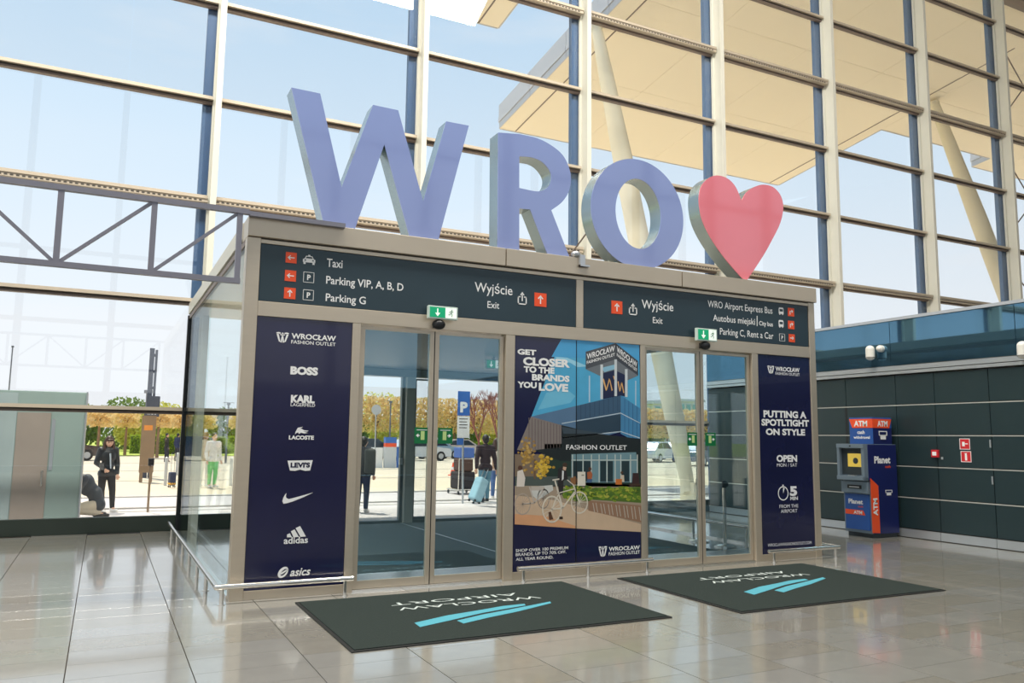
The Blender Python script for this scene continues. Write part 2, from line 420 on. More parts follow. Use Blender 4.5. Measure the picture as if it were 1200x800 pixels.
build('trim_rail', MB().box(WX-.05, WX+.03, -24, 6, 2.72, 2.77).box(WX-.03, WX+.03, -24, 6, 2.785, 2.86), M['base'], wallr)
build('dark_slot', MB().box(WX-.002, WX+.01, 2.22, 2.27, 1.3, 2.19), M['black'], wallr)
mrefl = mat('sky_tinted_band_glass', (88, 128, 152), .03, .85, .05, 1, spec=1.0)  # blue of the reflected sky is put into the metallic colour
for y1, y0 in zip([6, 4.7, 3.0, 1.25, -.9, -3.1, -5.3, -7.5, -12, -18], [4.7, 3.0, 1.25, -.9, -3.1, -5.3, -7.5, -12, -18, -24]):
    build('glass_panel', MB().box(WX-.02, WX+.02, y0+.006, y1-.006, 2.87, 3.64), mrefl, wallr)
build('top_rail', MB().box(WX-.06, WX+.05, -24, 6, 3.64, 3.69), M['base'], wallr)
build('roof_slab', MB().box(WX, 20, -24, 5.9, 2.86, 2.95), M['hall'], wallr)
for y in (-.43,):
    for z in (.95, 1.5): build('hinge', MB().box(WX-.012, WX+.001, y+.01, y+.03, z, z+.12), M['base'], wallr)

# ================================================================== CANOPY
can = thing('roof_canopy', (20, 13, 0), 'cream-soffited stepped roof canopy outside above the glazed front', 'canopy')
def zs_(y): return 14.78-SL*(y-12.87)
def slab(x0, x1, y1, name='soffit_panel', strip=True):
    nx = max(1, round((x1-x0)/3.75)); ny = 3; y0 = YF+.3
    for i in range(nx):
        for j in range(ny):
            a, b = x0+(x1-x0)*i/nx, x0+(x1-x0)*(i+1)/nx; c, d = y0+(y1-y0)*j/ny, y0+(y1-y0)*(j+1)/ny; e = .005
            P = [(a+e, c+e), (b-e, c+e), (b-e, d-e), (a+e, d-e)]
            v = [(x, y, zs_(y)) for x, y in P]+[(x, y, zs_(y)+.1) for x, y in P]
            build(name, MB().add(v, [(3, 2, 1, 0), (4, 5, 6, 7), (0, 1, 5, 4), (1, 2, 6, 5), (2, 3, 7, 6), (3, 0, 4, 7)], False), M['soffit'], can)
    v = [(x, y, zs_(y)+.1) for x, y in ((x0, y0), (x1, y0), (x1, y1), (x0, y1))]; v += [p+Vector((0, 0, .6)) if isinstance(p, Vector) else (p[0], p[1], p[2]+.6) for p in v]
    build('roof_deck', MB().add(v, [(3, 2, 1, 0), (4, 5, 6, 7), (0, 1, 5, 4), (1, 2, 6, 5), (2, 3, 7, 6), (3, 0, 4, 7)], False), M['fascia_g'], can)
def fascia(p, q, n, h=.95):
    """fascia of separate bays from p to q (x,y) with outward normal n"""
    L = math.hypot(q[0]-p[0], q[1]-p[1]); k = max(2, round(L/2.6))
    for i in range(k):
        t0, t1 = (i+.006)/k, (i+1-.006)/k
        a = Vector((p[0]+(q[0]-p[0])*t0, p[1]+(q[1]-p[1])*t0, 0)); b = Vector((p[0]+(q[0]-p[0])*t1, p[1]+(q[1]-p[1])*t1, 0)); nn = Vector((n[0], n[1], 0))
        m = MB()
        for z0, z1, o0 in ((-.02, .22, .03), (.23, .42, .07), (.43, h, .05)):
            vv = []
            for w in (a, b):
                for zz in (z0, z1):
                    for off in (0, o0): vv.append(Vector((w.x, w.y, zs_(w.y)+zz))+nn*off)
            m.add(vv, [(0, 1, 3, 2), (4, 6, 7, 5), (1, 5, 7, 3), (0, 2, 6, 4), (2, 3, 7, 6), (0, 4, 5, 1)], False)
        build('fascia_panel', m, M['fascia_g'], can, recalc=True)
slab(13.4, 28.4, 19.85); slab(-19.5, 10.5, 14.0); slab(28.4, 35.7, 14.0); slab(35.7, 60, 14.9)
fascia((13.4, YF+.4), (13.4, 19.85), (-1, 0)); fascia((13.4, 19.85), (28.4, 19.85), (0, 1)); fascia((28.4, 19.85), (28.4, 14), (1, 0))
fascia((-19.5, 14), (10.5, 14), (0, 1)); fascia((10.5, 14), (10.5, YF+.4), (1, 0)); fascia((28.4, 14), (35.7, 14), (0, 1)); fascia((35.7, 14.9), (60, 14.9), (0, 1)); fascia((35.7, 14), (35.7, 14.9), (-1, 0))
def edge_line(xa, ya, xb, yb):
    a = Vector((xa, ya, zs_(ya)-.004)); b = Vector((xb, yb, zs_(yb)-.004)); build('soffit_joint', MB().bar(a, b, .05, .012), M['transom_d'], can)
edge_line(14.1, YF+.4, 14.1, 19.8); edge_line(27.8, 8, 27.8, 19.8); edge_line(9.8, YF+.4, 9.8, 14)
def vcol(px_, py_, label):
    t = thing('leaning_column', (px_, py_, 0), label, 'column', 'cream columns outside the glazed front')
    top = Vector((px_, py_+4.35, 14.85))
    b = Vector((px_, py_, .25)); m = MB(); N_ = 10
    prof = [(0, .16), (.12, .25), (.35, .31), (.65, .30), (.88, .23), (1, .17)]
    for (t0, r0), (t1, r1) in zip(prof, prof[1:]): m.cyl(b.lerp(top, t0), b.lerp(top, t1), r0, r1, 28, caps=False)
    build('shaft', m, M['concrete'], t)
    build('foot_plate', MB().cyl((px_, py_, 0), (px_, py_, .05), .45, n=24).box(px_-.05, px_+.05, py_-.25, py_+.3, .05, .5), M['concrete'], t)
    build('head_plate', MB().cyl(top-Vector((0, 0, .1)), top-Vector((0, 0, .0)), .2, n=20), M['concrete'], t)
vcol(13.44, 8.42, 'cream tapering column leaning outwards, seen behind the O and the right-hand door')
vcol(28.3, 7.15, 'cream tapering column leaning outwards at far right, above the dark wall')
# thin bracing rods seen at the far right bay
br = thing('bracing_rods', (24, YF+1, 0), 'thin crossed steel bracing rods behind the far right glazing bay', 'bracing')
for a, b in (((1170, 48), (1200, 102)), ((1172, 142), (1200, 102)), ((1176, 180), (1200, 222)), ((1183, 274), (1200, 248)), ((1187, 318), (1200, 338))):
    build('rod', MB().cyl(ony(*a, YF+1), ony(b[0]+6, b[1]+(b[1]-a[1])*.2, YF+1), .02, n=8), M['transom_d'], br)

# ================================================================== ENTRANCE VESTIBULE
ves = thing('entrance_vestibule', (5, 0, 0), 'aluminium-framed glass entrance vestibule carrying the big letters', 'vestibule')
def P(name, mb, m, b=.004): 
    o = build(name, mb, m, ves)
    if b: bevel(o, b)
    return o
P('corner_column', MB().box(1.15, 1.28, -.02, .12, 0, 3.5), M['steel'])
P('corner_column', MB().box(8.75, 8.86, -.02, .12, 0, 3.5), M['steel'])
for a, b in ((2.24, 2.33), (4.015, 4.13), (5.87, 5.94), (7.685, 7.79)): P('door_post', MB().box(a, b, -.015, .12, 0, 2.72), M['steel'])
for a, b in ((1.28, 2.24), (4.13, 5.87), (7.79, 8.75)):
    P('bottom_rail', MB().box(a, b, -.012, .1, 0, .085), M['steel'])
    P('backing_board', MB().box(a, b, .03, .09, .085, 2.72), M['sign'])
P('header_beam', MB().box(1.28, 8.75, -.016, .14, 2.72, 2.868), M['steel'])
P('sign_divider', MB().box(4.943, 5.04, -.016, .1, 2.868, 3.45), M['steel'])
P('sign_backing', MB().box(1.28, 8.75, .03, .14, 2.868, 3.45), M['sign'])
P('head_rail', MB().box(1.28, 8.75, -.016, .14, 3.45, 3.49), M['steel'])
for a, b in ((1.15, 3.98), (3.99, 6.5), (6.51, 8.88)): P('fascia_panel', MB().box(a, b, -.05, .3, 3.505, 3.71), M['steel2'], .006)
build('fascia_shadow_gap', MB().box(1.16, 8.85, -.012, .2, 3.485, 3.51), M['slot'], ves)
P('roof_deck', MB().box(1.23, 8.79, .3, 6.1, 3.5, 3.70), M['steel2'])
P('side_fascia', MB().box(1.14, 1.22, .3, 6.1, 3.53, 3.71), M['post']); P('side_fascia', MB().box(8.80, 8.88, .3, 6.1, 3.53, 3.71), M['post'])
P('side_top_rail', MB().box(1.15, 1.2, .12, 6.1, 3.44, 3.50), M['transom_d']); P('side_top_rail', MB().box(8.81, 8.86, .12, 6.1, 3.44, 3.50), M['transom_d'])
for x in (1.16, 8.83):
    for a, b in ((.125, 3.08), (3.095, 6.0)):
        build('side_glass', MB().box(x, x+.02, a, b, .03, 3.44), M['side_glass'], ves)
    P('floor_channel', MB().box(x-.015, x+.035, .12, 6.05, 0, .03), M['chrome'], 0)
    build('rear_post', MB().box(x-.03, x+.05, 6.0, 6.09, 0, 3.5), M['black'], ves)
build('inner_ceiling', MB().box(2.3, 7.0, .16, 6.0, 2.80, 2.86), M['teal'], ves)
build('inner_header', MB().box(1.25, 8.78, .14, .2, 2.72, 2.80), M['steel'], ves)
build('outer_header', MB().box(2.3, 8.84, 6.05, 6.3, 2.66, 2.795), mat('grey_header', (150, 156, 156), .5, .3), ves)
build('outer_transom_panel', MB().box(2.3, 8.84, 6.1, 6.3, 2.8, 3.5), M['teal'], ves)
build('outer_jamb', MB().box(2.26, 2.32, 6.05, 6.25, 0, 2.66), M['steel'], ves)
mgrey = mat('grey_door_frame', (112, 120, 122), .45, .4)
P('outer_centre_post', MB().box(4.96, 5.13, 6.0, 6.3, 0, 2.66), M['post'])
# fixed sills
for a, b in ((2.33, 4.015), (5.94, 7.685)): build('door_track', MB().box(a, b, -.0, .1, 0, .018), M['chrome'], ves)
build('threshold_strip', MB().box(1.3, 8.74, .2, .97, .0, .012), mat('pale_threshold_stone', (214, 220, 224), .25), ves)

# --- front sliding doors, two leaves each opening
def leaf(n, x0, x1, y=.05, z1=2.70, m=None, mullw=.05, pull=None, glassm='door_glass'):
    m = m or M['steel']; t = tag(empty('door_%d' % n, ((x0+x1)/2, y, 0)), kind='structure')
    bevel(build('stile', MB().box(x0, x0+mullw, y-.02, y+.02, .02, z1), m, t), .003); bevel(build('stile', MB().box(x1-mullw, x1, y-.02, y+.02, .02, z1), m, t), .003)
    build('bottom_rail', MB().box(x0+mullw, x1-mullw, y-.02, y+.02, .02, .10), m, t); build('top_rail', MB().box(x0+mullw, x1-mullw, y-.02, y+.02, z1-.03, z1), m, t)
    build('glass_pane', MB().box(x0+mullw, x1-mullw, y-.006, y+.006, .10, z1-.03), M[glassm], t)
    build('rubber_seal', MB().box(x0-.006, x0, y-.018, y+.018, .02, z1), M['black'], t)
    return t
def sticker(t, x, z, arrow, y=.05, s=.085):
    m = MB(); F = fr((x, y-.007, z), (1, 0, 0), (0, 0, 1), (0, -1, 0))
    m.mi = 0; m.prism([(-s, -s), (s, -s), (s, s), (-s, s)], F, 0, .002)
    m.mi = 1; m.prism([(-s*.15, -s*.55), (s*.35, -s*.55), (s*.35, s*.55), (-s*.15, s*.55)] if arrow < 0 else [(-s*.35, -s*.55), (s*.15, -s*.55), (s*.15, s*.55), (-s*.35, s*.55)], F, .002, .003)
    a = arrow; m.mi = 2; bx = .55*s*a
    tri = [(bx+.25*s*a, 0), (bx-.08*s*a, .25*s), (bx-.08*s*a, -.25*s)]
    m.prism(tri, F, .002, .003); m.prism([(bx-.08*s*a, .07*s), (bx-.25*s*a, .07*s), (bx-.25*s*a, -.07*s), (bx-.08*s*a, -.07*s)], F, .002, .003)
    m.prism([(-.7*s, .66*s), (.7*s, .66*s), (.7*s, .74*s), (-.7*s, .74*s)], F, .002, .003)
    build('direction_sticker', m, [M['dgreen'], M['lgreen'], M['white']], t)
d1 = leaf(1, 2.34, 3.165); sticker(d1, 3.05, 1.57, -1)
d2 = leaf(2, 3.175, 4.01); sticker(d2, 3.32, 1.57, 1)
d3 = leaf(3, 5.945, 6.83); sticker(d3, 6.71, 1.57, -1)
d4 = leaf(4, 6.84, 7.68); sticker(d4, 7.0, 1.57, 1)
# --- outer doors, half open
leaf(5, 3.1, 4.14, 6.16, 2.64, mgrey, .06, glassm='facade_glass'); leaf(6, 5.14, 5.60, 6.16, 2.64, mgrey, .06, glassm='facade_glass')
leaf(7, 7.08, 8.75, 6.16, 2.64, mgrey, .06, glassm='facade_glass'); leaf(8, 2.33, 3.08, 6.16, 2.64, mgrey, .06, glassm='facade_glass')
t = tag(empty('trim_1', (4.5, 6.16, 0)), kind='structure')
build('sill', MB().box(2.3, 8.75, 6.1, 6.25, 0, .05), mgrey, t)
build('jamb', MB().box(4.90, 4.955, 6.1, 6.2, .05, 2.66), mgrey, t)
build('lock_box', MB().box(4.87, 4.93, 6.05, 6.1, 1.05, 1.17), M['base'], t)

# --- vestibule floor mat
vm = thing('vestibule_mat', (5, 3, 0), 'dark grey recessed mat inside the glass vestibule', 'mat')
build('mat_field', MB().box(2.0, 7.9, 1.0, 6.0, 0, .012), mat('carpet_with_reflection', (98, 112, 112), .8, 0, .15, 40, bump=.4), vm)  # lighter grey-green holds the reflection lying on the dark mat
build('mat_line', MB().box(4.89, 4.91, 1.0, 6.0, .012, .015), M['base'], vm)  # thin pale line along the mat

# ================================================================== SIGNS OVER THE DOORS
mb_dark = M['sign']
def sq_arrow(mb, q, direction, Y=0):
    """orange square with white arrow; q=(x0,y0,x1,y1) pixels"""
    mb.mark()
    a = ony(q[0], q[1], Y); b = ony(q[2], q[3], Y); cx, cz = (a.x+b.x)/2, (a.z+b.z)/2; s = .5*(abs(b.x-a.x)+abs(a.z-b.z))/2*1.0
    F = fr((cx, Y, cz), (1, 0, 0), (0, 0, 1), (0, -1, 0))
    mb.mi = 1; mb.prism([(-s, -s), (s, -s), (s, s), (-s, s)], F, .010, .013)
    mb.mi = 0; w = .09*s
    def rot(p): 
        x, y = p
        return {'u': (x, y), 'l': (-y, x), 'r': (y, -x)}[direction]
    for poly in ([(-w, -.62*s), (w, -.62*s), (w, .45*s), (-w, .45*s)], [(0, .66*s), (-.45*s, .2*s), (-.34*s, .06*s), (0, .42*s)], [(0, .66*s), (0, .42*s), (.34*s, .06*s), (.45*s, .2*s)]):
        mb.prism([rot(p) for p in poly], F, .013, .0145)
def turn_arrow(mb, q, Y=0):
    mb.mark()
    a = ony(q[0], q[1], Y); b = ony(q[2], q[3], Y); cx, cz = (a.x+b.x)/2, (a.z+b.z)/2; s = .5*(abs(b.x-a.x)+abs(a.z-b.z))/2
    F = fr((cx, Y, cz), (1, 0, 0), (0, 0, 1), (0, -1, 0)); w = .09*s
    mb.mi = 1; mb.prism([(-s, -s), (s, -s), (s, s), (-s, s)], F, .010, .013); mb.mi = 0
    for poly in ([(-.35*s-w, -.6*s), (-.35*s+w, -.6*s), (-.35*s+w, .2*s+w), (-.35*s-w, .2*s+w)], [(-.35*s, .2*s-w), (.35*s, .2*s-w), (.35*s, .2*s+w), (-.35*s, .2*s+w)], [(.62*s, .2*s), (.2*s, .6*s), (.1*s, .5*s), (.4*s, .2*s)], [(.62*s, .2*s), (.4*s, .2*s), (.1*s, -.1*s), (.2*s, -.2*s)]):
        mb.prism(poly, F, .013, .0145)
def frame_px(q, Y=0):
    a = ony(q[0], q[1], Y); b = ony(q[2], q[3], Y)
    return fr(((a.x+b.x)/2, Y, (a.z+b.z)/2), (1, 0, 0), (0, 0, 1), (0, -1, 0)), abs(b.x-a.x)/2, abs(a.z-b.z)/2
def exit_icon(mb, q):
    mb.mark()
    F, w, h = frame_px(q); mb.mi = 0; t = .22*w; n = (.010, .0125)
    for poly in ([(-w, -h), (w, -h), (w, -h+t), (-w, -h+t)], [(-w, -h), (-w+t, -h), (-w+t, .3*h), (-w, .3*h)], [(w-t, -h), (w, -h), (w, .3*h), (w-t, .3*h)],
                 [(-w, .3*h-t), (-.4*w, .3*h-t), (-.4*w, .3*h), (-w, .3*h)], [(.4*w, .3*h-t), (w, .3*h-t), (w, .3*h), (.4*w, .3*h)],
                 [(-.11*w, -.45*h), (.11*w, -.45*h), (.11*w, .7*h), (-.11*w, .7*h)], [(0, h), (-.5*w, .5*h), (.5*w, .5*h)]):
        mb.prism(poly, F, *n)
def park_icon(mb, q):
    mb.mark()
    F, w, h = frame_px(q); s = (w+h)/2; mb.mi = 0; t = .09*s
    for poly in ([(-s, -s), (s, -s), (s, -s+t), (-s, -s+t)], [(-s, s-t), (s, s-t), (s, s), (-s, s)], [(-s, -s), (-s+t, -s), (-s+t, s), (-s, s)], [(s-t, -s), (s, -s), (s, s), (s-t, s)]): mb.prism(poly, F, .010, .0125)
    letters(mb, 'P', F, -.3*s, .36*s, -.5*s, 1.0*s, .0125, .03)
def taxi_icon(mb, q):
    mb.mark()
    F, w, h = frame_px(q); mb.mi = 0
    mb.prism([(-w, -.6*h), (w, -.6*h), (w, .0), (.75*w, .2*h), (-.75*w, .2*h), (-w, 0)], F, .010, .012)
    mb.ring([(-.75*w, .15*h), (.75*w, .15*h), (.5*w, .75*h), (-.5*w, .75*h)], [(-.58*w, .25*h), (.58*w, .25*h), (.4*w, .6*h), (-.4*w, .6*h)], F, .010, .012)
    mb.prism([(-.2*w, .75*h), (.2*w, .75*h), (.15*w, h), (-.15*w, h)], F, .010, .012)
    for s in (-1, 1): mb.prism([(s*.9*w, -h), (s*.55*w, -h), (s*.55*w, -.5*h), (s*.9*w, -.5*h)], F, .010, .012)
    mb.mi = 2
    for s in (-1, 1): mb.prism([(s*.75*w, -.3*h), (s*.5*w, -.3*h), (s*.5*w, -.05*h), (s*.75*w, -.05*h)], F, .012, .013)
def bus_icon(mb, q):
    mb.mark()
    F, w, h = frame_px(q); mb.mi = 0
    mb.prism([(-w, -.75*h), (w, -.75*h), (w, .7*h), (.75*w, h), (-.75*w, h), (-w, .7*h)], F, .010, .012)
    for s in (-1, 1): mb.prism([(s*.8*w, -h), (s*.4*w, -h), (s*.4*w, -.7*h), (s*.8*w, -.7*h)], F, .010, .012)
    mb.mi = 2; mb.prism([(-.7*w, -.1*h), (.7*w, -.1*h), (.7*w, .55*h), (-.7*w, .55*h)], F, .012, .013)
def signboard(x0, x1, label):
    t = thing('wayfinding_sign', ((x0+x1)/2, 0, 2.87), label, 'sign')
    bevel(build('sign_face', MB().box(x0, x1, -.01, .028, 2.872, 3.446), M['sign'], t), .003)
    return t
s1 = signboard(1.284, 4.939, 'slate overhead sign reading Taxi, Parking VIP, A, B, D, Parking G and Wyjście Exit')
m = MB(); m.mi = 0
T(m, 'Taxi', 382.5, 302.8, 312.3, 401, n=.0115); T(m, 'Parking VIP, A, B, D', 381.7, 323.2, 332.2, 472.5, n=.0115); T(m, 'Parking G', 381.2, 343.7, 352.5, 428.3, n=.0115)
T(m, 'Wyjście', 555.7, 330.5, 341.5, 600, n=.0115, bold=.006); T(m, 'Exit', 570.7, 352.8, 360.6, 584.6, n=.0115, bold=.006)
build('lettering', m, M['white'], s1)
m = MB()
sq_arrow(m, (334.5, 295.5, 347.5, 308.7), 'l'); sq_arrow(m, (333.5, 316.5, 346.7, 330), 'l'); sq_arrow(m, (332.5, 337, 346.2, 350.5), 'u')
taxi_icon(m, (355, 298, 369, 310.7)); park_icon(m, (355, 318.7, 368, 331.5)); park_icon(m, (354.5, 339.5, 367.5, 352))
exit_icon(m, (606.4, 341.6, 616.6, 357.4)); sq_arrow(m, (625.6, 343, 640, 359.6), 'u')
build('pictograms', m, [M['white'], M['orange'], M['sign']], s1)
s2 = signboard(5.044, 8.74, 'slate overhead sign reading Wyjście Exit, Airport Express Bus, Autobus miejski, Parking C')
m = MB()
T(m, 'Wyjście', 751.4, 351, 361, 788.4, n=.0115, bold=.006); T(m, 'Exit', 764.4, 371.4, 378.4, 775.8, n=.0115, bold=.006)
T(m, 'WRO Airport Express Bus', 828.8, 351.8, 359.6, 904.3, n=.0115, bold=.006); T(m, 'Autobus miejski', 835, 368.4, 375.8, 884, n=.0115, bold=.006)
T(m, 'City bus', 889, 376, 381, 905, n=.0115, bold=.02); T(m, 'Parking C, Rent a Car', 843, 384.2, 391.8, 905.5, n=.0115, bold=.006)
m.mark(); flat(m, [(886.2, 370), (887, 370), (887, 382), (886.2, 382)], .01, .0115)
build('lettering', m, M['white'], s2)
m = MB(); sq_arrow(m, (715.6, 352.4, 729, 368), 'u'); exit_icon(m, (736.4, 355, 746, 369.6))
bus_icon(m, (911.8, 360, 917.6, 369.2)); bus_icon(m, (911.8, 374.8, 917.6, 384.2)); park_icon(m, (912.5, 390.7, 919.2, 400))
turn_arrow(m, (922.5, 360.5, 930, 371)); turn_arrow(m, (922.8, 375.5, 930.2, 386)); sq_arrow(m, (923.7, 391.2, 930.7, 401.2), 'r')
build('pictograms', m, [M['white'], M['orange'], M['sign']], s2)

# ---- emergency exit signs and door sensors
def runner(mb, F, s):
    mb.prism([(-.05*s, -.05*s), (.12*s, -.1*s), (.2*s, .45*s), (.02*s, .5*s)], F, .001, .002)
    mb.ring([(.18*s+.12*s*math.cos(a), .68*s+.12*s*math.sin(a)) for a in [i*.7854 for i in range(8)]], [(.18*s, .68*s)]*8, F, .001, .002)
    for p, q in (((0, 0), (-.35, -.35)), ((-.35, -.35), (-.6, -.3)), ((.05, 0), (.3, -.35)), ((.3, -.35), (.15, -.75)), ((.15, .42), (.5, .25)), ((.05, .4), (-.3, .3)), ((-.3, .3), (-.4, .05))):
        d = Vector((q[0]-p[0], q[1]-p[1])).normalized()*.06; nx, ny = -d.y, d.x
        mb.prism([((p[0]+nx)*s, (p[1]+ny)*s), ((q[0]+nx)*s, (q[1]+ny)*s), ((q[0]-nx)*s, (q[1]-ny)*s), ((p[0]-nx)*s, (p[1]-ny)*s)], F, .001, .002)
def exit_sign(x0, x1, z0, z1, y, label, thick=.05):
    t = thing('emergency_exit_sign', ((x0+x1)/2, y, z0), label, 'exit sign')
    bevel(build('housing', MB().box(x0-.015, x1+.015, y, y+thick, z0-.015, z1+.015), mat('pale_housing', (205, 222, 214), .4), t), .004)
    xm = x0+(x1-x0)*.58; F = fr((0, y, 0), (1, 0, 0), (0, 0, 1), (0, -1, 0)); m = MB()
    m.mi = 0; m.prism([(x0, z0), (xm, z0), (xm, z1), (x0, z1)], F, 0, .002)
    m.mi = 1; m.prism([(xm, z0), (x1, z0), (x1, z1), (xm, z1)], F, 0, .002)
    cx = (x0+xm)/2; h = (z1-z0)/2; cz = (z0+z1)/2
    m.prism([(cx-.12*h, cz-.1*h), (cx+.12*h, cz-.1*h), (cx+.12*h, cz+.75*h), (cx-.12*h, cz+.75*h)], F, .002, .003)
    m.prism([(cx, cz-.8*h), (cx+.55*h, cz-.1*h), (cx-.55*h, cz-.1*h)], F, .002, .003)
    m.mi = 2; runner(m, fr(((xm+x1)/2, y-.002, cz), (1, 0, 0), (0, 0, 1), (0, -1, 0)), h*.95)
    build('pictogram', m, [M['green'], M['whitelit'], M['dgreen']], t)
    build('bracket', MB().box((x0+x1)/2-.02, (x0+x1)/2+.02, y+thick-.01 if y < 0 else y+.015, -.017 if y < 0 else y+.035, z0+.02, z1-.02 if y < 0 else 2.798), M['base'], t)
    return t
exit_sign(3.045, 3.355, 2.835, 2.945, -.12, 'green exit sign with white arrow above the left-hand sliding doors')
exit_sign(6.69, 6.985, 2.835, 2.965, -.12, 'green exit sign with white arrow above the right-hand sliding doors')
exit_sign(5.18, 5.43, 2.62, 2.74, 3.0, 'small green exit sign hanging inside the vestibule under its ceiling')
def sensor(x, label):
    t = thing('door_sensor', (x, -.05, 2.74), label, 'sensor', 'black door sensors')
    build('dome', MB().ball((x, -.07, 2.765), (.075, .06, .055), 20, 12), M['black'], t)
    build('mount', MB().box(x-.05, x+.05, -.03, -.016, 2.73, 2.80), M['black'], t)
sensor(3.17, 'black rounded door sensor below the left green exit sign'); sensor(6.84, 'black rounded door sensor below the right green exit sign')

# ================================================================== POSTERS
def emblem(mb, q, Y=0, n=.009):
    mb.mark()
    F, w, h = frame_px(q, Y); mb.mi = 0
    # crown-like shield made of a W with notched top
    for poly in ([(-w, .9*h), (-.62*w, h), (-.3*w, .9*h), (-.3*w, .7*h), (-.95*w, .7*h)], [(w, .9*h), (.62*w, h), (.3*w, .9*h), (.3*w, .7*h), (.95*w, .7*h)], [(-.22*w, .72*h), (0, .98*h), (.22*w, .72*h)],
                 [(-.95*w, .62*h), (-.62*w, .62*h), (-.28*w, -.9*h), (-.55*w, -.75*h)], [(-.28*w, -.9*h), (-.08*w, -.98*h), (.02*w, .1*h), (-.1*w, .5*h)],
                 [(.28*w, -.9*h), (.08*w, -.98*h), (-.02*w, .1*h), (.1*w, .5*h)], [(.95*w, .62*h), (.62*w, .62*h), (.28*w, -.9*h), (.55*w, -.75*h)], [(-.4*w, .6*h), (.4*w, .6*h), (.34*w, .42*h), (-.34*w, .42*h)]):
        mb.prism(poly, F, n-.001, n)
PN = .008
def poster(name, x0, x1, z0, z1, label):
    t = thing('poster' if name is None else name, ((x0+x1)/2, 0, z0), label, 'poster')
    build('printed_sheet', MB().box(x0, x1, -.006, .03, z0, z1), M['navy'], t); return t
p1 = poster(None, 1.283, 2.237, .086, 2.717, 'tall navy poster listing seven white fashion brand logos, left of the doors')
m = MB(); TT = lambda s, xl, yt, yb, xr, b=.02, it=0: T(m, s, xl, yt, yb, xr, n=PN, bold=b, italic=it)
TT('WROCŁAW', 341.3, 390.2, 396.3, 393.5, .03); TT('FASHION OUTLET', 341, 398.3, 402.3, 393.2, .01); emblem(m, (323.7, 388.7, 338, 402), n=PN)
TT('BOSS', 340, 429, 437.8, 372.4, .06); TT('KARL', 340.5, 462.5, 471, 368.5, .06); TT('LAGERFELD', 340.3, 472, 475.7, 369, .01)
TT('LACOSTE', 338.2, 510, 514.5, 367.5, .05); TT('adidas', 332.2, 629.3, 636.9, 360.5, .02); TT('asics', 339.5, 665.4, 674.6, 363.5, .02, .3)
def px_flat(mb, pts, scale=1, ox=0, oy=0): flat(mb, [(ox+x*scale, oy+y*scale) for x, y in pts], PN-.001, PN)
# crocodile
m.mark()
px_flat(m, [(265, 262), (272, 252), (285, 247), (295, 250), (305, 256), (326, 258), (318, 262), (300, 262), (322, 268), (305, 271), (290, 267), (284, 272), (278, 272), (279, 266), (270, 268), (262, 274)], .25, 280, 440)
px_flat(m, [(268, 257), (275, 244), (300, 240), (290, 246), (278, 250)], .25, 280, 440)
# batwing label and its dark letters
m.mark()
px_flat(m, [(227, 398), (345, 396), (333, 444), (310, 446), (286, 440), (262, 446), (238, 444)], .25, 280, 440)
# swoosh
m.mark()
sw = [(348, 547), (300, 570), (250, 590), (225, 597), (208, 600), (203, 588), (207, 572), (216, 556), (222, 550), (219, 564), (222, 573), (233, 578), (262, 571), (305, 559)]
for tri in ([sw[0], sw[1], sw[12], sw[13]], [sw[1], sw[2], sw[11], sw[12]], [sw[2], sw[3], sw[10], sw[11]], [sw[3], sw[4], sw[5], sw[9], sw[10]], [sw[5], sw[6], sw[7], sw[8], sw[9]]): px_flat(m, tri, .25, 280, 440)
# three slanted bars
m.mark()
for b in ([(625, 264), (638, 258), (648, 277), (624, 277)], [(643, 249), (660, 240), (680, 275), (655, 277)], [(665, 234), (686, 224), (713, 273), (688, 275)]): px_flat(m, b, .25, 180, 560)
# oval spiral
m.mark()
ell = lambda cx, cy, a, b, t0, rot: (cx+a*math.cos(t0)*math.cos(rot)-b*math.sin(t0)*math.sin(rot), cy+a*math.cos(t0)*math.sin(rot)+b*math.sin(t0)*math.cos(rot))
oo = [ell(606, 441, 31, 19, i*math.pi/10, -.85) for i in range(20)]; ii = [ell(609, 441, 20, 9, i*math.pi/10, -.85) for i in range(20)]
cvt = lambda L: pp([(180+x*.25, 560+y*.25) for x, y in L])
m.ring(cvt(oo)[::-1], cvt(ii)[::-1], FRONT, PN-.001, PN); px_flat(m, [(592, 446), (628, 424), (630, 430), (598, 452)], .25, 180, 560)
build('white_logos', m, M['white'], p1)
m = MB(); T(m, "LEVI'S", 340.2, 541.8, 547.3, 363, n=PN+.001, bold=.05); build('label_lettering', m, M['navy'], p1)

p3 = poster(None, 7.793, 8.747, .082, 2.712, 'tall navy poster reading Putting a Spotltight on Style, right of the doors')
m = MB()
emblem(m, (898.7, 428, 907, 438), n=PN); TT('WROCŁAW', 908.3, 429.3, 434.3, 936.5, .03); TT('FASHION OUTLET', 908.3, 435.7, 438.8, 936.7, .01)
TT('PUTTING A', 894.3, 480.5, 488.3, 944.5, .045); TT('SPOTLTIGHT', 891.9, 490.6, 498, 947.5, .045); TT('ON STYLE', 897, 501.8, 509, 943, .045)
TT('OPEN', 909.6, 533, 540.6, 933.7, .045); TT('MON / SAT', 910, 542.8, 546.6, 933.7, .0); TT('5', 925.2, 569.5, 580.2, 933.7, .05)
TT('MIN', 925.6, 581.7, 585.7, 934.5, .03); TT('FROM THE', 913, 591.2, 595, 935, .0); TT('AIRPORT', 914.6, 596.8, 600.8, 934, .0)
TT('WROCLAWFASHIONOUTLET.COM', 899.3, 636.9, 640.3, 950.5, 0)
F, w, h = frame_px((911, 569.5, 923.7, 586)); m.mark(); c_ = lambda k: [(w*k*math.cos(i*math.pi/12), h*k*math.sin(i*math.pi/12)) for i in range(24)]
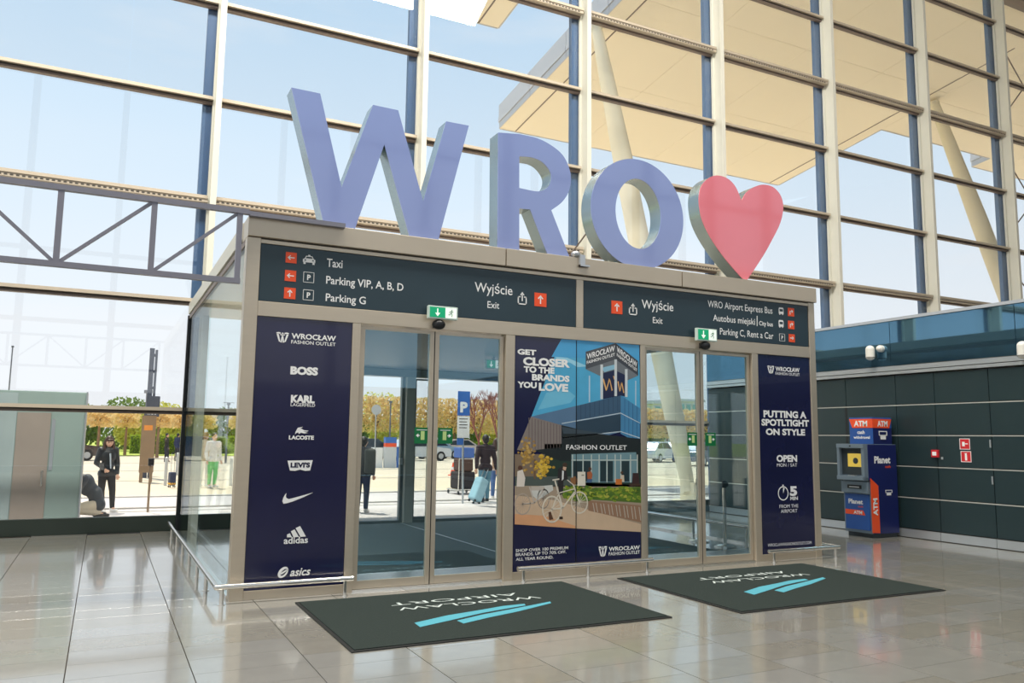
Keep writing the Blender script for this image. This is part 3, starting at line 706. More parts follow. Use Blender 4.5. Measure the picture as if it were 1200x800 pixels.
m.ring(c_(1.0), c_(.86), F, PN-.001, PN); m.prism([(0, 0), (0, .8*h), (.3*w, .72*h)], F, PN-.001, PN); m.prism([(-.12*w, 1.02*h), (.12*w, 1.02*h), (.12*w, 1.2*h), (-.12*w, 1.2*h)], F, PN-.001, PN)
build('white_lettering', m, M['white'], p3)

# centre poster: two panes with a flat print of the outlet building
p2 = poster(None, 4.135, 5.865, .083, 2.717, 'large centre poster with printed outlet building, bicycles and Get Closer slogan')
art = {}
def A(col, pts, lay, s=.2, ox=580, oy=380):
    key = 'print_%d_%d_%d' % col
    mm = MATS.get(key) or mat(key, col, .35, 0, .10, 6, coat=.25)
    if mm not in art: art[mm] = MB()
    flat(art[mm], [(ox+x*s, oy+y*s) for x, y in pts], .0062, .0064+.00012*lay)
def rect(col, x0, y0, x1, y1, lay, **k): A(col, [(x0, y0), (x1, y0), (x1, y1), (x0, y1)], lay, **k)
# frame A coordinates: 5x crop at (580,380)
A((78, 168, 210), [(388, 86), (600, 100), (843, 122), (852, 580), (210, 545)], 1)
A((70, 160, 212), [(388, 86), (600, 100), (843, 122), (845, 240), (600, 200), (330, 190)], 2)
A((150, 208, 232), [(350, 190), (420, 195), (530, 240), (560, 245), (480, 250), (440, 225), (370, 210)], 3)
A((110, 188, 220), [(300, 400), (420, 380), (470, 420), (440, 460), (250, 500)], 1.5)
A((86, 118, 150), [(210, 540), (735, 415), (735, 630), (390, 720), (390, 590)], 4)     # glass block left face
A((70, 132, 176), [(735, 415), (848, 492), (848, 700), (735, 640)], 4)
A((60, 90, 118), [(475, 478), (735, 415), (735, 520), (475, 560)], 5)
A((44, 66, 84), [(475, 570), (735, 525), (735, 625), (475, 655)], 5)
for k in range(9):
    x = 500+k*27; yt = 478-(x-475)*.242
    A((46, 70, 92), [(x, yt), (x+3, yt-1), (x+3, yt+85), (x, yt+87)], 6)
for k in range(4):
    x = 757+k*24; yt = 415+(x-735)*.68
    A((44, 92, 130), [(x, yt), (x+3, yt+2), (x+3, 640+(x-735)*.4), (x, 638+(x-735)*.4)], 6)
A((190, 205, 214), [(390, 578), (735, 517), (848, 576), (848, 580), (735, 522), (390, 583)], 7)
A((190, 205, 214), [(390, 662), (735, 625), (848, 663), (848, 668), (735, 630), (390, 667)], 7)
A((132, 122, 118), [(210, 540), (388, 590), (388, 724), (200, 745), (128, 735)], 6)      # ribbed cladding
for k in range(11): A((98, 88, 86), [(196+k*18, 545+k*4.6), (200+k*18, 546+k*4.6), (200+k*18, 730), (196+k*18, 730)], 7)
A((30, 38, 40), [(390, 590), (600, 640), (848, 670), (848, 800), (380, 800), (230, 735), (390, 720)], 7)
A((60, 74, 84), [(390, 600), (640, 640), (400, 640)], 8)
A((74, 78, 84), [(530, 160), (705, 110), (705, 205), (530, 262)], 8)                          # tower sign left
A((58, 62, 70), [(705, 110), (837, 215), (837, 300), (705, 205)], 8)
A((110, 116, 122), [(530, 262), (705, 205), (837, 300), (770, 330), (610, 300)], 7)
A((140, 190, 214), [(620, 255), (700, 235), (700, 262), (640, 280)], 8)
A((24, 34, 70), [(632, 285), (700, 268), (770, 300), (770, 425), (735, 416), (632, 438)], 8)
for x, a, b in ((616, 235, 438), (698, 205, 420), (760, 262, 425)): A((205, 212, 216), [(x, a), (x+15, a), (x+15, b), (x, b)], 10)
for pts in ([(628, 320), (636, 318), (652, 375), (648, 390)], [(648, 390), (654, 385), (672, 320), (666, 315)], [(666, 315), (672, 320), (688, 385), (682, 390)], [(716, 335), (722, 333), (732, 385), (728, 395)], [(728, 395), (734, 388), (744, 340), (738, 338)], [(738, 338), (744, 340), (756, 400), (750, 402)], [(690, 300), (704, 310), (700, 330), (694, 318)]): A((226, 176, 110), pts, 9)
A((180, 205, 225), [(548, 300), (556, 300), (556, 455), (548, 456)], 3); A((180, 205, 225), [(820, 330), (826, 330), (826, 478), (820, 476)], 3)
# lower half in the 5x crop at (590,520)
B = dict(s=.2, ox=590, oy=520)
A((128, 110, 92), [(64, 60), (240, 60), (240, 210), (64, 250)], 4, **B)
A((36, 56, 48), [(240, 0), (805, -5), (805, 250), (240, 250)], 6, **B)
rect((78, 88, 84), 64, 190, 400, 245, 7, **B)
A((112, 146, 156), [(396, 60), (775, 48), (790, 225), (480, 225), (396, 200)], 8, **B)
for x0, x1 in ((405, 460), (468, 508), (565, 600), (608, 640), (690, 735)): rect((34, 54, 60), x0, 100, x1, 220, 9, **B)
for x in (400, 462, 511, 556, 602, 650, 683, 740, 780): rect((205, 212, 205), x, 62, x+5, 226, 10, **B)
rect((200, 208, 200), 396, 92, 780, 97, 10, **B)
A((166, 148, 128), [(64, 240), (400, 225), (805, 240), (805, 515), (430, 495), (64, 470)], 6, **B)
A((205, 178, 150), [(64, 300), (300, 330), (805, 470), (805, 515), (430, 495), (64, 470)], 7, **B)
A((216, 160, 118), [(64, 410), (240, 420), (420, 480), (420, 494), (64, 470)], 8, **B)
A((150, 116, 92), [(495, 330), (805, 360), (805, 460), (495, 390)], 8, **B)
def blob(col, cx, cy, rx, ry, lay, n=14, jag=.22, **k):
    A(col, [(cx+rx*(1+random.uniform(-jag, jag))*math.cos(i*2*math.pi/n), cy+ry*(1+random.uniform(-jag, jag))*math.sin(i*2*math.pi/n)) for i in range(n)], lay, **k)
A((84, 112, 40), [(350, 265), (800, 250), (805, 345), (495, 325), (380, 330), (340, 300)], 9, **B)
for k in range(150): blob(random.choice([(96, 132, 40), (150, 164, 50), (176, 176, 70), (122, 148, 44), (74, 108, 40)]), 350+k*3, 290+random.uniform(-42, 38)+k*.06, 13, 9, 9.1+k*.004, 7, .4, **B)
for k in range(90): blob(random.choice([(196, 160, 50), (220, 184, 70), (170, 132, 40)]), 230+random.gauss(0, 22), 135+random.gauss(0, 36), 9, 8, 9+k*.004, 6, .4, **B)
for k in range(80): blob(random.choice([(196, 160, 90), (150, 120, 70), (170, 132, 60)]), 135+random.gauss(0, 22), 60+random.gauss(0, 36), 9, 8, 9+k*.004, 6, .4, **B)
rect((110, 84, 60), 176, 90, 186, 205, 8, **B)
for k in range(7):
    x = 520+k*45
    for dx in (0, 18): A((190, 182, 170), [(x+dx, 345+k*4), (x+4+dx, 345+k*4), (x+14+dx, 400+k*8), (x+10+dx, 400+k*8)], 10, **B)
def wheel(cx, cy, rx, ry, lay, col=(214, 206, 190)):
    key = 'print_%d_%d_%d' % col; mm = MATS.get(key) or mat(key, col, .35)
    if mm not in art: art[mm] = MB()
    c = lambda f: pp([(590+.2*(cx+rx*f*math.cos(-i*math.pi/12)), 520+.2*(cy+ry*f*math.sin(-i*math.pi/12))) for i in range(24)])
    art[mm].ring(c(1), c(.88), FRONT, .0062, .0064+.00012*lay)
    for i in range(8):
        a = i*math.pi/8; x, y = rx*.9*math.cos(a), ry*.9*math.sin(a)
        A(col, [(cx+x+.8, cy+y+.8), (cx-x+.8, cy-y+.8), (cx-x-.8, cy-y-.8), (cx+x-.8, cy+y-.8)], lay, **B)
def line(col, a, b, w, lay):
    d = Vector((b[0]-a[0], b[1]-a[1])).normalized()*w/2; A(col, [(a[0]-d.y, a[1]+d.x), (b[0]-d.y, b[1]+d.x), (b[0]+d.y, b[1]-d.x), (a[0]+d.y, a[1]-d.x)], lay, **B)
BW = (214, 206, 190)
wheel(282, 382, 58, 80, 14); wheel(443, 343, 50, 66, 14); wheel(110, 352, 48, 64, 13, (176, 160, 146)); wheel(232, 320, 36, 60, 12, (150, 140, 130))
for a, b, w in (((282, 382), (345, 375), 8), ((345, 375), (300, 215), 9), ((345, 375), (415, 280), 8), ((312, 290), (415, 262), 6), ((282, 382), (318, 300), 6), ((443, 343), (408, 240), 8), ((408, 240), (372, 210), 5), ((408, 240), (440, 240), 4), ((285, 212), (325, 205), 8)): line(BW, a, b, w, 15)
for a, b, w in (((110, 352), (180, 345), 7), ((180, 345), (150, 250), 8), ((160, 260), (240, 260), 24), ((180, 345), (240, 262), 8)): line((190, 180, 170), a, b, w, 13)
A((206, 206, 200), [(160, 252), (285, 240), (290, 270), (200, 330), (165, 300)], 12, **B)
blob((140, 96, 60), 412, 215, 22, 24, 15, **B); rect((224, 218, 204), 432, 163, 478, 245, 16, **B); rect((130, 120, 104), 455, 180, 470, 186, 17, **B)
# printed figures
A((44, 40, 42), [(318, 145), (345, 130), (368, 160), (375, 205), (350, 215), (348, 290), (325, 300), (315, 210)], 11, **B); blob((70, 50, 40), 358, 122, 14, 12, 12, jag=.05, **B); A((206, 170, 144), [(348, 132), (368, 136), (362, 156), (346, 150)], 12, **B)
A((220, 222, 222), [(342, 155), (352, 158), (350, 205), (340, 215)], 12, **B)
A((226, 216, 206), [(80, 160), (110, 150), (126, 200), (120, 250), (75, 250)], 11, **B); blob((90, 60, 48), 96, 140, 14, 14, 12, jag=.05, **B)
A((170, 96, 60), [(488, 165), (512, 160), (520, 180), (515, 205), (490, 205)], 11, **B); A((70, 96, 130), [(488, 205), (518, 205), (516, 226), (486, 226)], 11, **B); blob((80, 50, 40), 505, 146, 9, 10, 12, jag=.05, **B)
A((216, 200, 176), [(684, 182), (704, 182), (706, 222), (682, 222)], 11, **B); blob((80, 56, 40), 692, 168, 8, 9, 12, jag=.05, **B); rect((206, 116, 50), 655, 205, 692, 238, 12, **B)
A((60, 40, 40), [(755, 170), (790, 170), (795, 240), (750, 240)], 11, **B); rect((70, 50, 40), 735, 232, 800, 246, 12, **B)
A((90, 60, 44), [(262, 400), (275, 395), (290, 440), (265, 445)], 16, **B); A((60, 44, 36), [(325, 425), (345, 425), (346, 440), (325, 440)], 16, **B)
for mm, mb in art.items(): tag(build('printed_picture', mb, mm, p2), kind='stuff')
m = MB()
TT('GET', 606, 408.6, 414.6, 628, .05); TT('CLOSER', 612.6, 418, 427, 667.4, .05); TT('TO THE', 613.4, 428.8, 435.6, 649.4, .05); TT('BRANDS', 623, 438, 445, 667, .05); TT('YOU', 606, 446.8, 453.5, 628.6, .05); TT('LOVE', 631, 448.3, 457, 665.4, .05)
TT('SHOP OVER 100 PREMIUM', 604, 643.2, 646.6, 665.4, .01); TT('BRANDS. UP TO 70% OFF.', 604, 648, 651.4, 663, .01); TT('ALL YEAR ROUND.', 604.2, 653.4, 656.8, 648, .01)
emblem(m, (701, 640, 711, 651.8), n=PN); TT('WROCŁAW', 713, 640.7, 645.3, 749.4, .03); TT('FASHION OUTLET', 713, 646.8, 650.6, 749.4, .01)
T(m, 'FASHION OUTLET', 663, 521, 526.5, 734, n=PN+.001, bold=.01)
build('white_lettering', m, M['white'], p2)
# sheared sign lettering on the printed tower
def sheared(s, p0, p1, up):
    v, f = text_mesh(s, .02); x0 = min(q.x for q in v); x1 = max(q.x for q in v); h = .7
    vv = []
    for q in v:
        a = (q.x-x0)/(x1-x0); X = p0[0]+(p1[0]-p0[0])*a; Yp = p0[1]+(p1[1]-p0[1])*a-up*(q.y/h); w = ony(580+X*.2, 380+Yp*.2, 0); vv.append((w.x, -PN-.001, w.z))
    m = MB(); m.add(vv, f, False); return m
for s, a, b, up in (('WROCŁAW', (536, 205), (700, 155), 32), ('FASHION OUTLET', (536, 232), (700, 184), 17), ('WROCŁAW', (712, 160), (830, 254), 32), ('FASHION OUTLET', (712, 185), (830, 278), 17)): build('sign_print', sheared(s, a, b, up), M['white'], p2)
build('pane_joint', MB().box(4.945, 4.953, -.011, .0, .083, 2.717), M['black'], p2)

# ================================================================== BIG LETTERS
mface = mat('blue_violet_gloss_face', (128, 144, 198), .12, 0, .08, .8, spec=.7, coat=1)
mheart = mat('coral_gloss_face', (232, 118, 132), .12, 0, .08, .8, spec=.7, coat=1)
mret = mat('silver_return', (150, 168, 176), .25, .85, .05, 2)
YL0, DEP = .12, .22
LF = fr((0, YL0, 0), (1, 0, 0), (0, 0, 1), (0, -1, 0))
def lpx(pts, s=1, ox=0, oy=0): return pp([(ox+x*s, oy+y*s) for x, y in pts], YL0)
def spline(pts, corners, sub=4):
    """closed outline smoothed between the corner indices"""
    n = len(pts); outp = []
    for i in range(n):
        p1, p2 = pts[i], pts[(i+1) % n]; j = (i+1) % n
        if i in corners and j in corners: outp.append(p1); continue
        p0 = pts[i-1] if i not in corners else (2*p1[0]-p2[0], 2*p1[1]-p2[1]); p3 = pts[(i+2) % n] if j not in corners else (2*p2[0]-p1[0], 2*p2[1]-p1[1])
        for k in range(sub):
            t = k/sub; f = lambda a, b, c, d: .5*(2*b+(c-a)*t+(2*a-5*b+4*c-d)*t*t+(3*b-a-3*c+d)*t**3)
            outp.append((f(p0[0], p1[0], p2[0], p3[0]), f(p0[1], p1[1], p2[1], p3[1])))
    return outp
def letter(name, label, mats):
    return thing(name, (0, 0, 0), label, 'sign letter')
def finish_letter(t, polys=None, rings=None, facem=None, cx=0):
    """face sheet proud of the metal return"""
    t.location = (cx, YL0, 3.71)
    body = MB(); face = MB()
    for p in polys or []: body.prism(p, LF, -DEP, 0); face.prism(p, LF, 0.001, .012)
    for a, b in rings or []: body.ring(a, b, LF, -DEP, 0); face.ring(a, b, LF, .001, .012)
    build('metal_return', body, mret, t, recalc=True); build('gloss_face', face, facem, t, recalc=True)
def fixbase(p, zb=3.712):
    """bottom edge of a letter stands on the roof edge"""
    z = min(q[1] for q in p); return [(q[0], zb if q[1] < z+.05 else q[1]) for q in p]
# W: one outline (4x crop at 300,80)
Wp = [(165, 92), (300, 120), (400, 558), (547, 173), (665, 198), (782, 625), (890, 250), (996, 270), (850, 806), (722, 786), (600, 358), (458, 752), (322, 736)]
t = letter('letter_w', 'giant blue-violet letter W, leftmost of the signs on the vestibule roof', None)
pw = lpx(Wp, .25, 300, 80)
pw = [(x, (z if i not in (8, 9, 11, 12) else 3.712)) for i, (x, z) in enumerate(pw)]
finish_letter(t, [pw], None, mface, 2.6)
# R (3.333x crop at 560,140)
S3 = dict(s=.3, ox=560, oy=140)
t = letter('letter_r', 'giant blue-violet letter R, second of the signs on the vestibule roof', None)
Ro = [(78, 52), (160, 58), (230, 74), (285, 102), (328, 138), (353, 185), (362, 235), (352, 285), (325, 325), (285, 355), (360, 541), (275, 526), (203, 352), (160, 348), (160, 512), (75, 502)]
ri = [(160, 145), (205, 148), (245, 163), (272, 190), (285, 220), (280, 252), (258, 275), (225, 281), (160, 268)]
# body split into joined pieces: outline without counter, by cutting at the counter's left side
Rpoly = lpx(Ro, **S3); Rin = lpx(ri, **S3)
Rpoly[10] = (Rpoly[10][0], 3.712); Rpoly[11] = (Rpoly[11][0], 3.712); Rpoly[14] = (Rpoly[14][0], 3.712); Rpoly[15] = (Rpoly[15][0], 3.712)
Rpoly = spline(Rpoly, {0, 1, 9, 10, 11, 12, 13, 14, 15}); Rin = spline(Rin, {0, 8})
def with_hole(outer, inner, fr_, n0, n1):
    """extruded outline with one hole, triangulated"""
    b = bmesh.new(); O, U, V, Nn = fr_
    def loop(pts, n): 
        vs = [b.verts.new(O+U*p[0]+V*p[1]+Nn*n) for p in pts]; es = [b.edges.new((vs[i], vs[(i+1) % len(vs)])) for i in range(len(vs))]; return vs, es
    res = MB(); caps = []
    for n in (n0, n1):
        vo, eo = loop(outer, n); vi, ei = loop(inner, n); bmesh.ops.triangle_fill(b, edges=eo+ei, use_beauty=True); caps.append((vo, vi))
    for k in (0, 1):
        a, c = caps[0][k], caps[1][k]; L = len(a)
        for i in range(L): b.faces.new((a[i], a[(i+1) % L], c[(i+1) % L], c[i]))
    bmesh.ops.recalc_face_normals(b, faces=b.faces); b.verts.index_update()
    res.add([v.co.copy() for v in b.verts], [tuple(v.index for v in f.verts) for f in b.faces], False); b.free(); return res
t.location = (4.5, YL0, 3.71)
build('metal_return', with_hole(Rpoly, Rin, LF, -DEP, 0), mret, t); build('gloss_face', with_hole(Rpoly, Rin, LF, .001, .012), mface, t)
# O
t = letter('letter_o', 'giant grey-violet letter O, between the R and the heart', None)
cx = (ony(692, 250, YL0).x+ony(800, 250, YL0).x)/2; hw = (ony(800, 250, YL0).x-ony(692, 250, YL0).x)/2
z1 = ony(741, 186, YL0).z; z0 = 3.712; cz = (z0+z1)/2; hh = (z1-z0)/2
iw = (ony(769, 252, YL0).x-ony(715.5, 252, YL0).x)/2; icx = cx+.0; ih = (ony(742, 210, YL0).z-ony(742, 292, YL0).z)/2
Oo = [(cx+hw*math.cos(i*math.pi/32), cz+hh*math.sin(i*math.pi/32)) for i in range(64)]; Oi = [(icx+iw*math.cos(i*math.pi/32), cz+ih*math.sin(i*math.pi/32)) for i in range(64)]
finish_letter(t, None, [(Oo, Oi)], mface, cx)
build('stay_rod', MB().cyl((cx-.35, YL0+.25, 4.5), (cx-.75, .9, 3.715), .01, n=6), M['transom_d'], t)
# heart
t = letter('heart', 'giant coral pink heart with silver sides, right end of the vestibule roof', None)
t['category'] = 'sign heart'
hp = [(1028, 318), (1008, 270), (985, 240), (955, 223), (922, 220), (892, 235), (871, 262), (862, 300), (864, 345), (874, 392), (895, 440), (925, 490), (965, 545), (1005, 592), (1044, 624), (1085, 575), (1120, 520), (1150, 465), (1175, 415), (1188, 370), (1190, 330), (1178, 293), (1150, 264), (1112, 255), (1078, 264), (1048, 284)]
hpp = lpx(hp, **S3)
hpp[14] = (hpp[14][0], 3.715)
finish_letter(t, [spline(hpp, {0, 14})], None, mheart, 7.8)
# small black device between R and O on the roof edge
fl = thing('roof_light', (5.0, -.05, 3.6), 'small pale bracket fixed to the fascia between letters R and O', 'bracket')
build('bracket', MB().box(4.95, 5.02, -.09, -.052, 3.60, 3.74).box(4.95, 5.08, -.10, -.052, 3.60, 3.62), M['base'], fl); build('lamp_head', MB().ball((4.93, -.02, 3.755), (.06, .05, .04)), M['base'], fl)

# ================================================================== TRUSS at left
tr = thing('truss', (-.5, .05, 3.03), 'grey horizontal steel truss running left from the vestibule corner', 'truss')
mtr = mat('truss_paint', (126, 126, 138), .45, .2)
yt_ = -.085
build('top_chord', MB().bar((-4.5, yt_, 3.725), (1.145, yt_, 3.725), .06, .05), mtr, tr); build('bottom_chord', MB().bar((-4.5, yt_, 3.03), (1.09, yt_, 3.03), .06, .05), mtr, tr)
for k in range(7):
    x = 1.06-.765*k; build('upright', MB().bar((x, yt_, 3.05), (x, yt_, 3.7), .05, .05), mtr, tr)
for k in range(6):
    xr_ = 1.06-.765*k; xl_ = xr_-.765
    a, b = ((xl_, 3.05), (xr_, 3.7)) if k < 2 else ((xl_, 3.7), (xr_, 3.05)) if k % 2 == 0 else ((xl_, 3.05), (xr_, 3.7))
    build('diagonal', MB().bar((a[0]+.02, yt_, a[1]), (b[0]-.02, yt_, b[1]), .03, .03), mtr, tr)
build('top_plate', MB().box(1.145, 2.1, -.11, -.055, 3.69, 3.735), mtr, tr)

# ================================================================== GUARD RAILS
def rail(label, pts, posts, h=.14, r=.026):
    t = thing('guard_rail', (posts[0][0], posts[0][1], 0), label, 'rail')
    build('tube', MB().tube([(x, y, h) for x, y in pts], r, 14), M['chrome'], t)
    for x, y in posts: build('leg', MB().cyl((x, y, .004), (x, y, h-.01), .02, n=12), M['chrome'], t); build('floor_plate', MB().cyl((x, y, 0), (x, y, .006), .035, n=16), M['chrome'], t)
rail('steel kick rail in front of the brand logo poster and along the left side glass', [(2.3, -.14), (1.02, -.14), (1.02, 5.9)], [(1.07, -.14), (2.22, -.14), (1.02, .65), (1.02, 1.5), (1.02, 2.4), (1.02, 3.3), (1.02, 4.2), (1.02, 5.2)], .16)
rail('steel kick rail in front of the centre picture poster', [(4.13, -.14), (5.93, -.14)], [(4.2, -.14), (5.03, -.14), (5.85, -.14)])
rail('steel kick rail in front of the Spotltight poster at right', [(7.78, -.14), (9.05, -.14), (9.05, .45)], [(7.86, -.14), (8.98, -.14), (9.05, .4)])
rail('steel kick rail inside the vestibule beside its right glass side', [(8.55, 1.0), (8.55, 5.8)], [(8.55, 1.1), (8.55, 2.3), (8.55, 3.5), (8.55, 4.7)], .3)

# ================================================================== MATS
def entrance_mat(x0, x1, y0, y1, dx, dy, label):
    t = thing('entrance_mat', ((x0+x1)/2, (y0+y1)/2, 0), label, 'mat')
    bevel(build('rubber_border', MB().box(x0, x1, y0, y1, .001, .010), M['mat_edge'], t), .004); build('carpet_field', MB().box(x0+.03, x1-.03, y0+.03, y1-.03, .010, .016), M['mat_c'], t)
    m = MB(); F = fr((0, 0, 0), (-1, 0, 0), (0, -1, 0), (0, 0, 1))
    def gx(px_, py_): g = onz(px_, py_); return (-(g.x+dx), -(g.y+dy))
    a = gx(632, 701.5); b = gx(466, 716); c = gx(600, 696); d = gx(468, 707.5)
    letters(m, 'WROCLAW', F, a[0], b[0], (a[1]+b[1])/2-.06, .11, .0175, .0)
    letters(m, 'AIRPORT', F, c[0], d[0], (c[1]+d[1])/2-.22, .13, .0175, .02) if False else letters(m, 'AIRPORT', F, a[0]+.12, b[0]-.0, (a[1]+b[1])/2+.13-.36-.05, .11, .0175, .0)
    build('lettering', m, M['matwhite'], t)
    m = MB(); S_ = lambda L: [(lambda g: (g.x+dx, g.y+dy))(onz(340+.3833*x, 660+.3833*y)) for x, y in L]
    G_ = fr((0, 0, 0), (1, 0, 0), (0, 1, 0), (0, 0, 1))
    for L in ([(380, 188), (480, 165), (577, 149), (589, 157), (490, 180), (397, 201)], [(577, 149), (650, 136), (716, 129), (720, 134), (650, 146), (589, 157)],
              [(510, 181), (585, 163), (605, 172), (530, 190)], [(585, 163), (690, 143), (795, 122), (798, 127), (700, 152), (605, 172)]): m.prism(S_(L), G_, .0165, .018)
    build('blade_logo', m, M['cyan'], t); return t
entrance_mat(1.70, 4.58, -2.25, -.32, 0, 0, 'dark carpet mat with cyan airport logo, nearer and left of the two')
entrance_mat(5.26, 8.10, -2.37, -.38, 3.56, -.03, 'dark carpet mat with cyan airport logo, in front of the right-hand doors')

# ================================================================== ATM
atm = thing('cash_machine', (11.65, 1.45, 0), 'blue and grey cash machine with orange ATM stripe against the dark wall', 'cash machine')
AX, AY0, AY1 = 11.22, 1.18, 1.74
FS = lambda Y: fr((0, Y, 0), (1, 0, 0), (0, 0, 1), (0, -1, 0))
def sp(pts): return [(ony(960+x*.2, 480+y*.2, AY0).x, ony(960+x*.2, 480+y*.2, AY0).z) for x, y in pts]
side = [(11.32, .07), (11.97, .07), (11.97, 1.53), (11.22, 1.53), (11.22, .98)]
bevel(build('cabinet', MB().prism([(11.34, .07), (11.97, .07), (11.97, 1.53), (11.27, 1.53), (11.27, .98), (11.33, .92)], FS(AY0+.01), -(AY1-AY0-.01), 0), M['atmgrey'], atm), .006)
build('side_panel', MB().prism([(11.36, .07), (11.965, .07), (11.965, 1.52), (11.29, 1.52), (11.29, .95), (11.36, .90)], FS(AY0+.01), 0, .012), M['atmblue'], atm)
build('plinth', MB().box(11.38, 11.95, AY0+.03, AY1-.03, 0, .07), M['atmdark'], atm)
build('side_stripe', MB().prism(sp([(298, 400), (345, 445), (357, 722), (312, 722)]), FS(AY0+.01), .012, .015), M['orange'], atm)
# front frame pieces facing -x
FX = lambda X: fr((X, 0, 0), (0, -1, 0), (0, 0, 1), (-1, 0, 0))
def fbx(name, y0, y1, z0, z1, x0, x1, m, b=.003):
    o = build(name, MB().box(x0, x1, y0, y1, z0, z1), m, atm)
    if b: bevel(o, b)
    return o
fbx('hood', AY0+.01, AY1, 1.46, 1.53, 11.19, 11.27, M['atmgrey']); fbx('front_frame', AY0+.01, AY0+.07, .98, 1.46, 11.2, 11.27, M['atmgrey']); fbx('front_frame', AY1-.05, AY1, .98, 1.46, 11.2, 11.27, M['atmgrey'])
fbx('recess_back', AY0+.07, AY1-.05, 1.02, 1.46, 11.262, 11.268, M['atmdark'], 0)
fbx('screen', AY0+.10, AY0+.38, 1.15, 1.37, 11.25, 11.262, M['yellow']); build('screen_mark', MB().cyl((11.246, AY0+.22, 1.25), (11.25, AY0+.22, 1.25), .05, n=20), M['atmdark'], atm)
fbx('keypad_shelf', AY0+.02, AY1-.01, .93, 1.0, 11.17, 11.33, M['atmgrey'], .006); fbx('keypad', AY0+.2, AY0+.34, 1.0, 1.012, 11.19, 11.25, M['base'])
for k in range(3):
    for j in range(3): build('key', MB().box(11.2+k*.016, 11.212+k*.016, AY0+.22+j*.035, AY0+.245+j*.035, 1.012, 1.018), M['black'], atm)
fbx('cash_drawer_panel', AY0+.02, AY1-.01, .72, .91, 11.27, 11.345, M['atmgrey']); fbx('cash_slot', AY0+.14, AY0+.42, .79, .85, 11.262, 11.272, M['black']); fbx('slot_light', AY0+.18, AY0+.38, .81, .825, 11.259, 11.263, M['white'], 0)
fbx('front_advert', AY0+.04, AY1-.04, .12, .70, 11.315, 11.345, M['atmmid'], .002); fbx('camera_lens', AY0+.26, AY0+.29, 1.485, 1.505, 11.186, 11.192, M['black'], 0)
m = MB(); m.mi = 0; letters(m, 'Planet', FX(11.315), -(AY1-.11), -(AY0+.16), .54, .075, .003, .04); m.mi = 1
m.mark(); m.prism([(-(AY1-.04), .36), (-(AY0+.12), .36), (-(AY0+.16), .44), (-(AY1-.04), .44)], FX(11.315), .001, .003); letters(m, 'cash', FX(11.315), -(AY0+.26), -(AY0+.16), .485, .03, .003, .02)
m.mi = 0; letters(m, 'ATM', FX(11.315), -(AY0+.35), -(AY0+.18), .375, .05, .005, .04)
build('front_lettering', m, [M['white'], M['orange']], atm)
m = MB(); F = FS(AY0+.01); P0 = lambda x, y: sp([(x, y)])[0]
a = P0(322, 312); b = P0(416, 310); c = P0(322, 272); m.mi = 0; letters(m, 'Planet', F, a[0], b[0], a[1], c[1]-a[1], .014, .04)
a = P0(385, 340); b = P0(417, 340); m.mi = 1; letters(m, 'cash', F, a[0], b[0], a[1], .045, .014, .02)
m.mi = 0
VT = fr((0, AY0+.01, 0), (0, 0, 1), (-1, 0, 0), (0, -1, 0)); a = P0(342, 620); b = P0(340, 518)
letters(m, 'ATM', VT, a[1], b[1], -a[0], .10, .017, .04)
def banknote(q0, q1, F):
    m.mark()
    w, h = (q1[0]-q0[0])/2, (q0[1]-q1[1])/2; O = fr(F[0]+F[1]*((q0[0]+q1[0])/2)+F[2]*((q0[1]+q1[1])/2), F[1], F[2], F[3])
    m.ring([(-w, -.1*h), (w, -.1*h), (w, h), (-w, h)], [(-.85*w, .1*h), (.85*w, .1*h), (.85*w, .8*h), (-.85*w, .8*h)], O, .012, .014)
    m.prism([(-.65*w, -h), (.65*w, -h), (.65*w, 0), (-.65*w, 0)], O, .012, .014)
banknote(P0(387, 470), P0(428, 500), F)
build('side_lettering', m, [M['white'], M['orange']], atm)
# topper
tx0, tx1, ty0, ty1 = 11.46, 11.92, AY0+.03, 1.68
bevel(build('topper', MB().box(tx0, tx1, ty0, ty1, 1.53, 1.975), M['atmmid'], atm), .004)
FT, FTX = FS(ty0), FX(tx0); m = MB(); m.mi = 1
m.prism([(tx0, 1.80), (tx1-.06, 1.80), (tx1, 1.95), (tx0, 1.95)], FT, .001, .004); m.prism([(-ty1+.06, 1.80), (-ty0, 1.80), (-ty0, 1.95), (-ty1, 1.95)], FTX, .001, .004)
m.mi = 0; letters(m, 'ATM', FT, tx0+.11, tx1-.1, 1.83, .09, .006, .04); letters(m, 'ATM', FTX, -ty1+.1, -ty0-.1, 1.83, .09, .006, .04)
letters(m, "cash", FTX, -ty1+.16, -ty0-.16, 1.70, .06, .003, .03); letters(m, "withdrawal", FTX, -ty1+.08, -ty0-.06, 1.62, .045, .003, .03)
banknote((tx0+.13, 1.75), (tx1-.13, 1.61), FT)
build('topper_lettering', m, [M['white'], M['orange']], atm)
build('topper_side_panel', MB().box(tx0+.005, tx1-.005, ty0-.0015, ty0, 1.535, 1.8), M['atmblue'], atm)

